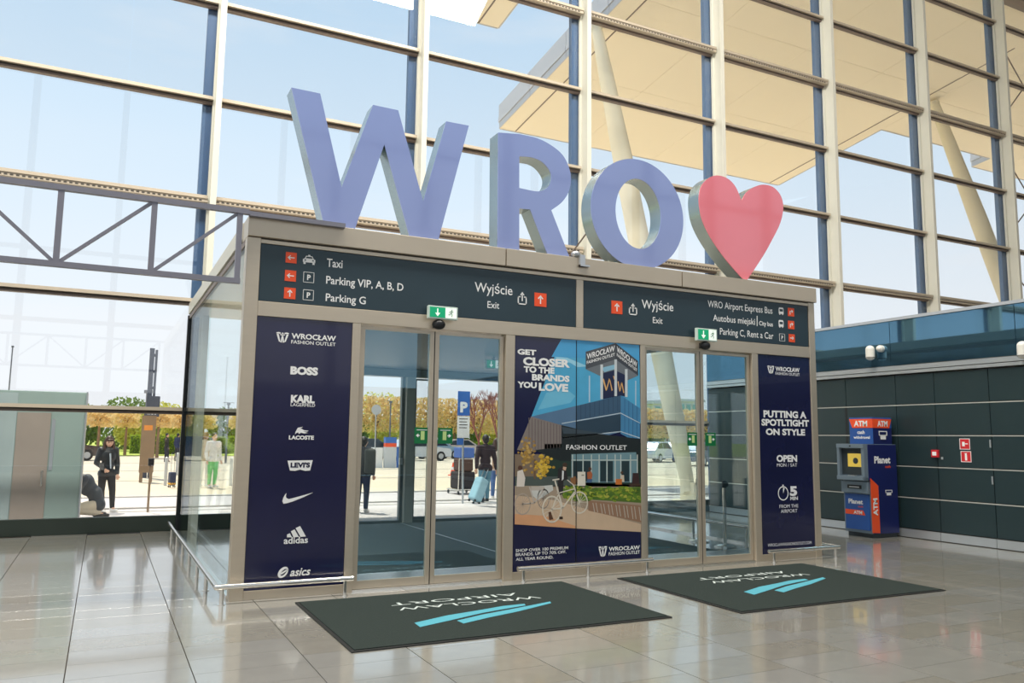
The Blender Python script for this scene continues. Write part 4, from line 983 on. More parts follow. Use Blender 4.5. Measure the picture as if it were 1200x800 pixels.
# ================================================================== WALL ITEMS
def fire_sign(y, z, kind, label):
    t = thing('fire_sign', (WX-.01, y, z), label, 'sign'); F = fr((WX, y, z), (0, -1, 0), (0, 0, 1), (-1, 0, 0)); m = MB(); s = .085
    m.mi = 0; m.prism([(-s, -s), (s, -s), (s, s), (-s, s)], F, 0.001, .006); m.mi = 1
    m.ring([(-s, -s), (s, -s), (s, s), (-s, s)], [(-.9*s, -.9*s), (.9*s, -.9*s), (.9*s, .9*s), (-.9*s, .9*s)], F, .006, .007)
    if kind: 
        m.prism([(-.2*s, -.7*s), (.2*s, -.7*s), (.2*s, .4*s), (-.2*s, .4*s)], F, .006, .008); m.prism([(-.1*s, .4*s), (.1*s, .4*s), (.25*s, .65*s), (-.3*s, .6*s)], F, .006, .008)
    else:
        m.prism([(-.5*s, -.4*s), (0, -.4*s), (0, .4*s), (-.5*s, .4*s)], F, .006, .008); m.prism([(.05*s, -.05*s), (.6*s, -.05*s), (.6*s, .12*s), (.05*s, .12*s)], F, .006, .008)
    build('plate', m, [M['red_sign'], M['white']], t)
fire_sign(0.0, 1.55, 0, 'upper of two square red fire signs on the dark wall'); fire_sign(-.01, 1.355, 1, 'lower of two square red fire signs, with white extinguisher')
t = thing('fire_call_point', (WX-.03, .5, 1.39), 'small red fire alarm call point on the dark wall right of the cash machine', 'alarm')
bevel(build('box', MB().box(WX-.045, WX, .44, .56, 1.33, 1.45), M['red_sign'], t), .006); build('press_plate', MB().box(WX-.05, WX-.045, .465, .535, 1.36, 1.42), M['white'], t); build('wall_stud', MB().box(WX-.01, WX, .38, .41, 1.3, 1.34), M['base'], t)
def seccam(y, z, label):
    t = thing('security_camera', (WX-.1, y, z), label, 'camera'); mw = mat('camera_white', (228, 226, 218), .35)
    build('housing', MB().ball((WX-.17, y+.04, z+.05), (.075, .075, .07), 20, 12).cyl((WX-.17, y+.04, z-.08), (WX-.17, y+.04, z+.05), .075, n=20, caps=False).ball((WX-.17, y+.04, z-.08), (.075, .075, .06), 20, 12), mw, t)
    build('wall_base', MB().cyl((WX-.08, y-.08, z+.06), (WX-.02, y-.08, z+.06), .06, n=20).ball((WX-.09, y-.08, z+.06), (.05, .05, .05)), mw, t)
    build('lens_band', MB().cyl((WX-.17, y+.04, z-.105), (WX-.17, y+.04, z-.085), .0765, n=20), mat('smoked_dome', (120, 118, 112), .15), t)
seccam(1.5, 3.12, 'white capsule security camera on the dark glass band above the cash machine'); seccam(-1.12, 2.93, 'white capsule security camera on the dark glass band at the right picture edge')
t = thing('wall_phone', (8.95, .3, 1.2), 'black wall unit on the right side of the vestibule beside the right column', 'phone')
bevel(build('box', MB().box(8.87, 8.96, .2, .5, 1.08, 1.5), M['black'], t), .01); bevel(build('handset', MB().box(8.96, 9.03, .28, .4, 1.02, 1.34), M['black'], t), .015); build('label_plate', MB().box(8.87, 8.97, .17, .2, 1.36, 1.5), M['base'], t)

# silver barrier posts seen through the right door
for i, (x, y, lab) in enumerate(((8.35, 1.93, 'slim steel barrier post inside the right-hand doorway, farther of two'), (8.32, 1.3, 'slim steel barrier post inside the right-hand doorway, nearer of two'))):
    t = thing('barrier_post', (x, y, 0), lab, 'barrier post')
    build('base', MB().cyl((x, y, 0), (x, y, .02), .16, n=28).cyl((x, y, .02), (x, y, .035), .12, .05, n=28), M['chrome'], t); build('pole', MB().cyl((x, y, .03), (x, y, .86), .027, n=18), M['chrome'], t); build('belt_head', MB().cyl((x, y, .86), (x, y, .96), .034, n=18).box(x-.04, x+.04, y-.045, y-.03, .88, .94), M['black'], t)

# ================================================================== OUTSIDE: PEOPLE
def remesh(name, mb, m, parent, vox, smooth=2, loc=None):
    o = build(name, mb, m, parent); b = bmesh.new(); b.from_mesh(o.data); bmesh.ops.recalc_face_normals(b, faces=b.faces); b.to_mesh(o.data); b.free()
    md = o.modifiers.new('r', 'REMESH'); md.mode = 'VOXEL'; md.voxel_size = vox
    sm = o.modifiers.new('s', 'SMOOTH'); sm.factor = .5; sm.iterations = smooth
    dg = bpy.context.evaluated_depsgraph_get(); me = bpy.data.meshes.new_from_object(o.evaluated_get(dg)); o.modifiers.clear(); o.data = me
    me.polygons.foreach_set('use_smooth', [True]*len(me.polygons)); return o
def limb(mb, pts, radii, n=14):
    for a, b, ra, rb in zip(pts, pts[1:], radii, radii[1:]): mb.cyl(a, b, ra, rb, n); 
    for p, r in zip(pts, radii): mb.ball(p, (r, r, r), n, 8)
class Pose(dict): pass
def stand(H, spread=.0, **kw):
    J = Pose(pelvis=(0, 0, .52), waist=(0, 0, .61), chest=(0, 0, .73), neck=(0, .012, .83), head=(0, -.008, .925))
    for s, k in ((-1, 'R'), (1, 'L')):
        J['sh'+k] = (s*.105, .005, .80); J['el'+k] = (s*.135, .02, .63); J['wr'+k] = (s*.135, -.03, .49)
        J['hip'+k] = (s*.05, 0, .50); J['kn'+k] = (s*.055, -.008, .28); J['an'+k] = (s*.055, .01, .05); J['toe'+k] = (s*.065, -.09, .018)
    J.update(kw); return J
def human(t, J, H, yaw, skin, top, pants, shoe, hair, long=False, vox=.014, hem=.50, top_open=None, face=True, sleeves=True):
    O = t.location.copy(); c, s_ = math.cos(yaw), math.sin(yaw)
    def X(p): x, y, z = (q*H for q in p); return O+Vector((x*c-y*s_, x*s_+y*c, z))
    q = lambda k: X(J[k]); hd = q('head'); fwd = Vector((s_, -c, 0)); side = Vector((c, s_, 0))
    tilt = J.get('tilt', 0); f2 = (fwd*math.cos(tilt)+Vector((0, 0, -math.sin(tilt)))).normalized(); up2 = side.cross(f2)*-1
    if up2.z < 0: up2 = -up2
    b = MB()
    b.ball(hd, (.047*H, .056*H, .066*H), 20, 14, yaw); b.ball(hd-up2*.035*H+f2*.012*H, (.034*H, .042*H, .034*H), 16, 10, yaw)
    b.cyl(hd-up2*.006*H+f2*.05*H, hd-up2*.02*H+f2*.068*H, .006*H, .009*H, 8)                 # nose
    for k in (-1, 1): b.ball(hd+side*k*.048*H-up2*.005*H, (.008*H, .012*H, .017*H), 10, 8, yaw)  # ears
    limb(b, [q('neck'), hd-up2*.03*H], [.030*H, .027*H])
    def torso(m, e):
        for k, r in (('chest', (.088, .056, .092)), ('waist', (.072, .050, .075)), ('pelvis', (.084, .060, .058))): m.ball(q(k), tuple((a+e)*H for a in r), 20, 12, yaw)
        limb(m, [q('pelvis'), q('waist'), q('chest'), q('neck')], [(.058+e)*H, (.052+e)*H, (.058+e)*H, (.030+e)*H]); limb(m, [q('shR'), q('shL')], [(.034+e)*H]*2)
        for k in 'RL': limb(m, [q('hip'+k), q('pelvis')], [(.052+e)*H, (.05+e)*H])
    torso(b, 0)
    for k in 'RL':
        sh, el, wr = q('sh'+k), q('el'+k), q('wr'+k)
        limb(b, [sh, el, wr], [.030*H, .023*H, .0155*H]); limb(b, [q('hip'+k), q('kn'+k), q('an'+k)], [.048*H, .033*H, .021*H]); limb(b, [q('an'+k), q('toe'+k)], [.021*H, .014*H])
        d = (wr-el).normalized(); sd_ = d.cross(fwd); sd_ = sd_.normalized() if sd_.length > .1 else side; nrm = sd_.cross(d)
        palm = wr+d*.025*H; b.ball(palm, (.014*H, .014*H, .014*H), 10, 8); limb(b, [wr, wr+d*.045*H], [.014*H, .016*H])
        for i, (off, L) in enumerate(((-.015, .030), (-.005, .036), (.005, .034), (.015, .027))):
            p0 = wr+d*.05*H+sd_*off*H; p1 = p0+d*L*.5*H+nrm*.004*H; p2 = p1+d*L*.4*H+nrm*.012*H; limb(b, [p0-d*.01*H, p1, p2], [.0055*H, .0052*H, .0045*H], 8)
        tt_ = -1 if k == 'R' else 1; p0 = wr+d*.018*H-sd_*.014*H*tt_; limb(b, [p0, p0+d*.018*H-sd_*.014*H*tt_, p0+d*.036*H-sd_*.017*H*tt_+nrm*.006*H], [.007*H, .006*H, .005*H], 8)
    remesh('body', b, mat('skin_%d' % skin[0], skin, .55), t, vox*.6 if vox < .012 else vox)
    e = .012; j = MB(); torso(j, e)
    for k in 'RL':
        sh, el, wr = q('sh'+k), q('el'+k), q('wr'+k); lo = wr+(el-wr)*.08
        if sleeves: limb(j, [sh, el, lo], [(.030+e)*H, (.025+e*.8)*H, (.019+e*.5)*H])
        else: limb(j, [sh, sh.lerp(el, .6)], [(.030+e)*H, (.026+e)*H])
    remesh('jacket', j, top, t, vox)
    pz = MB(); pz.ball(q('pelvis'), tuple(a*H for a in (.094, .069, .062)), 20, 12, yaw)
    for k in 'RL': limb(pz, [q('hip'+k), q('kn'+k), q('an'+k)+Vector((0, 0, .01*H))], [.056*H, .041*H, .030*H]); limb(pz, [q('pelvis'), q('hip'+k)], [.06*H, .058*H])
    remesh('trousers', pz, pants, t, vox)
    for k in 'RL':
        a, z = q('an'+k), q('toe'+k); a0 = Vector((a.x, a.y, z.z)); bk = (a0-z).normalized()
        sh_ = MB(); limb(sh_, [a0+bk*.012*H+Vector((0, 0, .004*H)), z+Vector((0, 0, .002*H))], [.026*H, .021*H]); sh_.ball(a-Vector((0, 0, .008*H)), (.028*H, .028*H, .024*H)); remesh('shoe', sh_, shoe, t, vox*.9)
    h = MB(); h.ball(hd+up2*.012*H-f2*.012*H, (.053*H, .060*H, .064*H), 20, 12, yaw); h.ball(hd-f2*.028*H-up2*.01*H, (.046*H, .036*H, .052*H), 16, 10, yaw)
    if long:
        for k in (-1, 1): limb(h, [hd+side*k*.035*H+up2*.03*H, hd+side*k*.052*H-up2*.03*H-f2*.008*H, hd+side*k*.058*H-Vector((0, 0, .10*H))-f2*.0*H, hd+side*k*.05*H-Vector((0, 0, .165*H))+f2*.012*H], [.022*H, .022*H, .020*H, .010*H])
        limb(h, [hd-f2*.03*H, hd-f2*.045*H-Vector((0, 0, .11*H)), hd-f2*.04*H-Vector((0, 0, .17*H))], [.045*H, .042*H, .02*H]); limb(h, [hd+side*-.028*H+up2*.035*H+f2*.048*H, hd+side*.028*H+up2*.035*H+f2*.048*H], [.013*H, .013*H])
    remesh('hair', h, hair, t, vox*.8)
    if face:
        dk = mat('eye_dark', (40, 30, 26), .3)
        for k in (-1, 1): build('eye', MB().ball(hd+side*k*.018*H+f2*.051*H+up2*.002*H, (.0065*H, .005*H, .004*H), 10, 6, yaw), dk, t)
        build('mouth', MB().ball(hd+f2*.051*H-up2*.037*H, (.013*H, .004*H, .0035*H), 10, 6, yaw), mat('lips', (168, 84, 80), .4), t)
def cloth(n, c, r=.8): return mat(n, c, r, 0, .12, 14)
HB, HD, HL = cloth('brown_hair', (66, 42, 32), .5), cloth('dark_hair', (34, 26, 24), .5), cloth('fair_hair', (150, 116, 76), .5)
WS = cloth('white_shoe', (232, 230, 228), .5); DSH = cloth('dark_shoe', (40, 38, 40), .5)
SK1, SK2 = (226, 178, 150), (214, 164, 136)
def P_(label, x, y): return thing('person', (x, y, 0), label, 'person')
g = onz(122, 600); H = 1.52
t = P_('person with long brown hair in black jacket standing outside the left glazing', g.x, g.y)
human(t, stand(H, shR=(-.088, .005, .80), shL=(.088, .005, .80), head=(.0, -.02, .915), tilt=.35, elR=(-.135, .0, .64), wrR=(-.06, -.12, .56), elL=(.125, .02, .63), wrL=(.12, -.03, .49), knL=(.075, -.02, .28), anL=(.10, .03, .05), toeL=(.13, -.06, .018), anR=(-.03, 0, .05), toeR=(-.03, -.1, .018)), H, .25, SK1, cloth('black_leather', (30, 36, 42), .4), cloth('black_trousers', (28, 28, 34)), WS, HB, True, vox=.010)
build('phone', MB().obox(g+Vector((-.10, -.24, .90)), (.08, .02, .15), .25, -.5), M['black'], t)
build('pale_collar', MB().cyl(g+Vector((.035, -.10, 1.16)), g+Vector((.06, -.125, .86)), .016, .012, 8), cloth('pale_scarf', (196, 206, 214)), t)
# crouching person beside her
g = onz(112, 606); H = 1.95
t = P_('crouching person in dark jacket and beige trousers at the foot of the left glazing', g.x, g.y)
human(t, stand(H, pelvis=(0.02, 0, .13), waist=(.03, -.02, .21), chest=(.02, -.10, .31), neck=(.01, -.19, .38), head=(0, -.26, .41), shR=(-.09, -.15, .37), shL=(.11, -.15, .37), elR=(-.13, -.22, .22), wrR=(-.10, -.30, .09), elL=(.14, -.22, .22), wrL=(.10, -.30, .09),
    hipR=(-.04, 0, .12), hipL=(.07, 0, .12), knR=(-.07, -.21, .07), knL=(.10, -.23, .09), anR=(-.07, .02, .04), anL=(.09, 0, .04), toeR=(-.07, .09, .02), toeL=(.09, .08, .02), tilt=.9), H, R(-78), SK2, cloth('slate_jacket', (44, 52, 62), .6), cloth('beige_trousers', (196, 184, 164)), DSH, HD, False, vox=.012)
# man walking away with the pale suitcase
g = onz(568, 588); H = 1.64
t = P_('person in dark red-sleeved jacket and teal jeans walking away with a suitcase', g.x, g.y)
human(t, stand(H, knR=(-.05, -.04, .28), anR=(-.05, -.05, .05), toeR=(-.05, -.14, .02), knL=(.055, .02, .28), anL=(.055, .08, .07), toeL=(.055, .01, .02), elR=(-.15, .0, .63), wrR=(-.18, -.02, .48), elL=(.15, .06, .64), wrL=(.16, .08, .50)), H, R(172), SK2, cloth('maroon_black_jacket', (58, 44, 50)), cloth('teal_jeans', (96, 140, 160)), DSH, HD, False, vox=.011)
ms = g
# second traveller carrying a bag
g = onz(587, 586); H = 1.56
t = P_('person in pale striped top with shoulder bag behind the teal-jeans traveller', g.x+.1, g.y+.5)
human(t, stand(H, elR=(-.15, -.03, .66), wrR=(-.08, -.10, .72)), H, R(140), SK1, cloth('striped_top', (214, 196, 186)), cloth('blue_jeans', (90, 120, 172)), WS, HB, True, vox=.013)
bevel(build('shoulder_bag', MB().box(g.x-.1, g.x+.1, g.y+.25, g.y+.34, .78, 1.05), cloth('tan_bag', (176, 140, 112)), t), .02)
# person in dark coat left of the left doors
g = onz(427, 601); H = 1.56
t = P_('person in long dark coat with backpack standing outside behind the left door', g.x, g.y+.2)
human(t, stand(H), H, R(150), SK2, cloth('dark_grey_coat', (52, 52, 56)), cloth('dark_jeans', (44, 54, 84)), WS, HD, False, vox=.012)
bevel(build('backpack', MB().box(g.x-.02, g.x+.22, g.y-.0, g.y+.12, .8, 1.3), cloth('grey_backpack', (74, 76, 74)), t), .05)
# two figures added outside for reflections in the side glass, then distant pair
for (px_, py_), lab, yw, tp, pn, Hh in (((248, 571), 'figure in white top and bright green trousers, standing in for a left side glass reflection', .4, (236, 232, 228), (128, 208, 130), 1.62), ((238, 570), 'figure in beige top and pale trousers beside the green trousers, also standing in for a reflection', 2.6, (216, 196, 168), (232, 224, 216), 1.64)):
    g = onz(px_, py_); t = P_(lab, g.x, g.y); human(t, stand(Hh), Hh, yw, SK1, cloth('top_%d' % tp[0], tp), cloth('trs_%d' % pn[0], pn), WS, HD if yw < 1 else HL, False, vox=.02)
for (px_, py_), lab, yw, tp in (((194, 541), 'distant person in black jacket with pale bag beyond the taxi sign', 1.2, (50, 44, 42)), ((207, 540), 'distant person in navy suit leaning beyond the taxi sign', 2.2, (44, 50, 84))):
    g = onz(px_, py_); H = 1.62; t = P_(lab, g.x, g.y); human(t, stand(H, knL=(.09, -.03, .28), anL=(.14, -.03, .05), toeL=(.15, -.1, .02), elR=(-.18, -.04, .72), wrR=(-.26, -.06, .78)), H, yw, SK2, cloth('top_%d' % tp[0], tp), cloth('dark_trs', (52, 50, 60)), DSH, HD, False, vox=.025)

# ---- luggage
def suitcase(c, size, lean, yaw, col, label, band=None, handle=.35):
    t = thing('suitcase', c, label, 'suitcase'); O = Vector(c); Rm = Matrix.Rotation(yaw, 3, 'Z') @ Matrix.Rotation(lean, 3, 'X'); w, d, h = size
    def bx(name, x0, x1, y0, y1, z0, z1, m, bv=.02):
        mb = MB().box(x0, x1, y0, y1, z0, z1); mb.v = [O+Rm @ v+Vector((0, 0, .03)) for v in mb.v]; o = build(name, mb, m, t); bevel(o, bv, 3); return o
    bx('shell', -w/2, w/2, -d/2, d/2, .03, h, col, .04)
    for k in range(4): bx('rib', -w/2+w*(k+.6)/4.4-.012, -w/2+w*(k+.6)/4.4+.012, -d/2-.006, -d/2, .08, h-.06, col, .004)
    if band: bx('lower_band', -w/2-.004, w/2+.004, -d/2-.004, d/2+.004, .05, h*.3, band, .03)
    bx('handle', -w*.3, -w*.3+.015, -.01, .005, h, h+handle, M['chrome'], .004); bx('handle', w*.3-.015, w*.3, -.01, .005, h, h+handle, M['chrome'], .004); bx('grip', -w*.3, w*.3, -.015, .012, h+handle, h+handle+.03, M['black'], .008)
    for a in (-1, 1):
        for b in (-1, 1): build('wheel', MB().cyl(O+Rm @ Vector((a*w*.38-.01, b*d*.3, .03))+Vector((0, 0, .0)), O+Rm @ Vector((a*w*.38+.01, b*d*.3, .03)), .03, n=14), M['black'], t)
g = onz(556, 590); suitcase((g.x, g.y, .02), (.30, .22, .56), 0.0, 0, mat('pale_blue_shell', (150, 190, 206), .4), '', None) if False else None
t0 = len(bpy.data.objects)
suitcase((g.x-.02, g.y, .02), (.26, .26, .60), R(28), R(110), mat('pale_blue_shell', (150, 190, 206), .4), 'pale blue hard suitcase tilted behind the teal-jeans traveller', handle=.25)
g = onz(201, 571); suitcase((g.x, g.y, 0), (.18, .2, .42), 0, .3, cloth('navy_case', (40, 48, 78), .5), 'small navy suitcase with yellow base on the paving beyond the side glass', mat('yellow_band', (232, 178, 40), .5), .55)
g = onz(554, 580)
t = thing('luggage_trolley', (g.x, g.y, 0), 'luggage trolley loaded with dark bags under a blue box, outside the left doors', 'trolley')
x, y = g.x-.05, g.y+.6
build('frame', MB().tube([(x-.3, y+.4, .12), (x-.3, y-.4, .12), (x-.3, y-.45, .98), (x+.3, y-.45, .98), (x+.3, y-.4, .12), (x+.3, y+.4, .12)], .016, 8).box(x-.3, x+.3, y-.4, y+.4, .13, .15), M['chrome'], t)
bevel(build('dark_bag', MB().box(x-.26, x+.24, y-.35, y+.3, .15, .62), cloth('dark_bag', (50, 44, 46)), t), .05); bevel(build('brown_bag', MB().box(x-.22, x+.2, y-.3, y+.2, .62, 1.0), cloth('brown_bag', (88, 66, 58)), t), .06); bevel(build('blue_box', MB().box(x-.2, x+.22, y-.28, y+.2, 1.0, 1.28), cloth('blue_box', (78, 110, 180)), t), .01)
for a in (-.28, .28):
    for b_ in (-.36, .36): build('wheel', MB().cyl((x+a-.015, y+b_, .05), (x+a+.015, y+b_, .05), .05, n=14), M['black'], t)
g = onz(531, 556.5); t = thing('traffic_cone', (g.x, g.y, -.02), 'orange and white traffic cone on the paving outside the left doors', 'cone')
build('base', MB().box(g.x-.17, g.x+.17, g.y-.17, g.y+.17, -.02, .02), M['orange'], t); build('cone', MB().cyl((g.x, g.y, .02), (g.x, g.y, .52), .13, .03, 20), M['orange'], t); build('white_band', MB().cyl((g.x, g.y, .22), (g.x, g.y, .34), .094, .07, 20), M['white'], t)

# ================================================================== OUTSIDE: SIGNS, POSTS
def at(px_, py_, Y): return ony(px_, py_, Y)
Y = 9.71; a, b = at(537, 458, Y), at(550.5, 487, Y); c = at(551, 513, Y); g = onz(544, 590)
t = thing('parking_sign', (g.x, Y, 0), 'blue parking sign with white notice below on a post outside the left doors', 'sign')
build('post', MB().cyl((g.x-.02, Y+.05, 0), (at(544, 470, Y).x, Y+.05, b.z), .025, n=12), M['base'], t)
build('blue_plate', MB().box(a.x, b.x, Y, Y+.02, b.z, a.z), mat('sign_blue', (60, 110, 190), .5), t); build('notice_plate', MB().box(a.x, b.x, Y, Y+.02, c.z, b.z-.015), M['white'], t)
F = fr((0, Y, 0), (1, 0, 0), (0, 0, 1), (0, -1, 0)); m = MB(); letters(m, 'P', F, a.x+.06, b.x-.06, b.z+.09, .24, .003, .05); build('lettering', m, M['white'], t)
m = MB()
for k in range(4): m.box(a.x+.04, b.x-.05-.02*(k % 2), Y-.002, Y, b.z-.09-k*.07, b.z-.07-k*.07)
tag(build('notice_lines', m, M['slot'], t), kind='stuff'); d = at(543, 521, Y); build('small_blue_plate', MB().box(a.x, d.x, Y, Y+.02, d.z, c.z-.01), MATS['sign_blue'], t)
def lamp(px_, ptop, pbase, Y, label, arm=True, r=.06):
    top = at(px_, ptop, Y); x = top.x; t = thing('lamp_post', (x, Y, -.02), label, 'lamp post')
    build('pole', MB().cyl((x, Y, -.02), (x, Y, top.z-.1), r, r*.8, 12), mat('lamp_grey', (112, 114, 124), .5, .3), t); build('head', MB().cyl((x, Y, top.z-.12), (x, Y, top.z), r*1.7, r*1.7, 14), MATS['lamp_grey'], t)
    if arm: build('arm', MB().box(x-.3, x+.3, Y-.03, Y+.03, top.z, top.z+.03), MATS['lamp_grey'], t)
lamp(591, 474, 575, 14.2, 'brown-grey bollard lamp beside the bare trees outside the left doors', False, .05)
lamp(174, 457, 500, 26, 'short grey lamp left of the tall taxi mast', False, .09)
lamp(268, 472, 530, 40, 'slim street lamp beyond the green-trousered person', True); lamp(15, 405, 520, 60, 'thin far street lamp above the grey cabinet', False, .05); lamp(458, 470, 530, 52, 'street lamp in front of the tall green tree behind the left door', True, .07)
Y = 24; top = at(181, 408, Y)
t = thing('sign_mast', (top.x, Y, -.02), 'tall dark mast rising above the taxi sign beyond the left glazing', 'mast')
build('column', MB().box(top.x-.14, top.x+.02, Y, Y+.14, -.02, top.z), mat('mast_grey', (70, 76, 92), .5, .3), t); build('column', MB().box(top.x+.05, top.x+.13, Y, Y+.14, -.02, top.z-.05), MATS['mast_grey'], t)
for k in range(4): build('bracket', MB().box(top.x+.02, top.x+.05, Y+.03, Y+.1, top.z-.3-k*.6, top.z-.2-k*.6), MATS['mast_grey'], t)
bevel(build('equipment_box', MB().box(top.x-.12, top.x+.3, Y-.06, Y, top.z-2.5, top.z-1.75), MATS['mast_grey'], t), .02)
Y = 21; a = at(167.5, 480, Y); b = at(185, 487, Y); c = at(180, 545, Y); k0 = at(168.5, 545, Y)
t = thing('taxi_sign', ((a.x+b.x)/2, Y, -.02), 'brown taxi information pylon with orange field outside the left glazing', 'sign')
build('panel', MB().box(a.x, c.x, Y, Y+.1, .3, b.z), mat('pylon_brown', (134, 112, 88), .6, 0, .2, 3), t); build('header_plate', MB().box(a.x+.05, b.x, Y-.03, Y+.1, b.z, a.z), MATS['mast_grey'], t); build('orange_field', MB().box(at(169, 500, Y).x, at(179, 500, Y).x, Y-.006, Y, at(170, 504, Y).z, at(170, 498, Y).z), mat('amber_print', (220, 140, 60), .6), t)
F = fr((0, Y-.03, 0), (1, 0, 0), (0, 0, 1), (0, -1, 0)); m = MB(); letters(m, 'TAXI', F, a.x+.12, b.x-.06, b.z+.04, a.z-b.z-.08, .003, .03); build('lettering', m, M['white'], t)
build('foot', MB().box(a.x+.02, a.x+.12, Y, Y+.1, -.02, .3).box(c.x-.12, c.x-.02, Y, Y+.1, -.02, .3), MATS['pylon_brown'], t)
g = onz(173, 600); top = at(177, 542, g.y)
t = thing('intercom_post', (g.x, g.y, 0), 'thin brown post with small dark box outside the left glazing', 'post')
build('pole', MB().cyl((g.x, g.y, 0), (g.x, g.y, top.z), .022, n=10), MATS['pylon_brown'], t); bevel(build('box', MB().box(g.x-.05, g.x+.06, g.y-.05, g.y+.05, top.z-.06, top.z+.09), M['black'], t), .01)
# bollards
for x, y, lab in ((193.5, 568, 'short steel bollard just left of the navy suitcase'), (221, 566, 'short steel bollard just right of the dark corner post of the side glass'), (207, 556, 'short steel bollard behind the navy suitcase'), (270, 568, 'short steel bollard right of the green-trousered person'), (283, 566, 'short steel bollard hidden closest to the left vestibule column')):
    g = onz(x, y); t = thing('bollard', (g.x, g.y, -.02), lab, 'bollard', 'bollards on the paving'); build('post', MB().cyl((g.x, g.y, -.02), (g.x, g.y, .82), .05, n=14), M['base'], t); build('cap', MB().ball((g.x, g.y, .82), (.055, .055, .03)), M['base'], t)
# round sign, pay machine
Y = 32; a = at(441, 480, Y); t = thing('road_sign', (a.x, Y, -.02), 'round grey back of a road sign on a pole outside the left door', 'sign')
build('disc', MB().cyl((a.x, Y-.02, a.z), (a.x, Y, a.z), .26, n=28), mat('sign_back', (190, 194, 200), .5, .3), t); build('pole', MB().cyl((a.x, Y+.03, -.02), (a.x, Y+.03, a.z), .03, n=10), M['base'], t)
a, b = at(452, 512, Y), at(464, 543, Y); t = thing('pay_station', ((a.x+b.x)/2, Y, -.02), 'car park pay station with blue top and orange band outside the left door', 'machine'); e = at(455, 519, Y); f_ = at(455, 523.5, Y)
build('body', MB().box(a.x, b.x, Y, Y+.3, -.02, f_.z), mat('machine_light', (206, 208, 212), .5), t); build('orange_band', MB().box(a.x, b.x, Y-.01, Y+.3, f_.z, e.z), M['orange'], t); build('blue_top', MB().box(a.x, b.x, Y-.01, Y+.3, e.z, a.z), MATS['sign_blue'], t); build('side_panel', MB().box(b.x+.08, b.x+.32, Y+.1, Y+.2, -.02, f_.z), MATS['sign_blue'], t); build('side_cabinet', MB().box(a.x-.6, a.x-.1, Y+.1, Y+.5, -.02, 1.0), M['white'], t)

# cabinet behind the left glazing, hall reflection painted into its grey-green colour
Y = 7.0; tl = at(-14, 456, Y); trr = at(105, 461, Y); bl = at(93, 592, Y)
t = thing('outdoor_cabinet', ((tl.x+trr.x)/2, Y, 0), 'large free-standing cabinet outside the far left glazing, with painted grey-green reflection', 'cabinet')
mc = mat('cabinet_reflection_tone', (158, 176, 168), .22, .1, .10, 1.2, coat=.4)
zt = tl.z; x0, x1 = tl.x, trr.x-.03
bevel(build('body', MB().box(x0, x1, Y, Y+.7, .14, zt), mc, t), .01); build('plinth', MB().box(x0+.02, at(77, 600, Y).x, Y+.04, Y+.66, 0, .14), mat('cabinet_plinth', (150, 152, 134), .6), t)
build('front_panel', MB().box(x0+.03, (x0+x1)/2-.28, Y-.012, Y, .18, zt-.04), mat('cabinet_panel_light', (176, 190, 188), .22, .1, .1, 2, coat=.4), t)
build('front_panel', MB().box((x0+x1)/2-.27, (x0+x1)/2+.2, Y-.012, Y, .18, zt-.35), mat('cabinet_panel_brown', (168, 154, 142), .3, .1, .2, 2, coat=.4), t)  # middle panel in a browner tone
build('front_panel', MB().box((x0+x1)/2+.21, x1-.03, Y-.012, Y, .18, zt-.04), mc, t); build('pale_strip', MB().box((x0+x1)/2+.22, (x0+x1)/2+.27, Y-.02, Y-.012, .95, zt-.45), M['base'], t)
bevel(build('edge_post', MB().box(x1-.012, x1+.008, Y-.015, Y+.7, .1, zt+.01), M['base'], t), .003); build('door_handle', MB().box((x0+x1)/2+.12, (x0+x1)/2+.15, Y-.04, Y-.012, .7, .95), M['chrome'], t)

# ================================================================== CARS
def make_car(label, col, loc, yaw=0.0, group=None):
    t = thing('car', loc, label, 'car', group); O = Vector(loc); mcar = mat('car_paint_%d_%d_%d' % col, col, .25, .2, .03, 4, coat=.8); Rz = Matrix.Rotation(yaw, 3, 'Z')
    def put(name, mb, m, bv=0):
        mb.v = [O+Rz @ v for v in mb.v]; o = build(name, mb, m, t)
        if bv: bevel(o, bv, 3)
        return o
    F = fr((0, 0, 0), (1, 0, 0), (0, 0, 1), (0, -1, 0))
    put('body', MB().prism([(-2.15, .28), (2.15, .28), (2.18, .62), (2.05, .82), (1.1, .93), (-1.75, .98), (-2.12, .9), (-2.2, .6)], F, -.87, .87), mcar, .08)
    put('cabin', MB().prism([(-1.75, .95), (-1.35, 1.38), (-.9, 1.47), (.25, 1.45), (1.15, .92)], F, -.74, .74), mcar, .06)
    for s in (-1, 1):
        for w in ([(-1.5, .98), (-1.22, 1.33), (-.7, 1.39), (-.62, .98)], [(-.55, .98), (-.6, 1.39), (.2, 1.37), (.85, .97)]): put('side_window', MB().prism(w, F, s*.742, s*.752), M['car_glass'])
    put('windscreen', MB().add([(1.12, -.66, .95), (1.12, .66, .95), (.32, .62, 1.42), (.32, -.62, 1.42), (1.16, -.66, .95), (1.16, .66, .95), (.36, .62, 1.42), (.36, -.62, 1.42)], [(0, 3, 2, 1), (4, 5, 6, 7), (0, 1, 5, 4), (1, 2, 6, 5), (2, 3, 7, 6), (3, 0, 4, 7)]), M['car_glass'])
    for x in (-1.35, 1.35):
        for s in (-1, 1): put('wheel', MB().cyl((x, s*.70, .32), (x, s*.89, .32), .32, n=20), M['black']); 
        for s in (-1, 1): put('hubcap', MB().cyl((x, s*.89, .32), (x, s*.895, .32), .19, n=14), M['base'])
    for s in (-1, 1): put('headlight', MB().box(2.08, 2.19, s*.62-.14, s*.62+.14, .62, .74), M['white'])
    return t
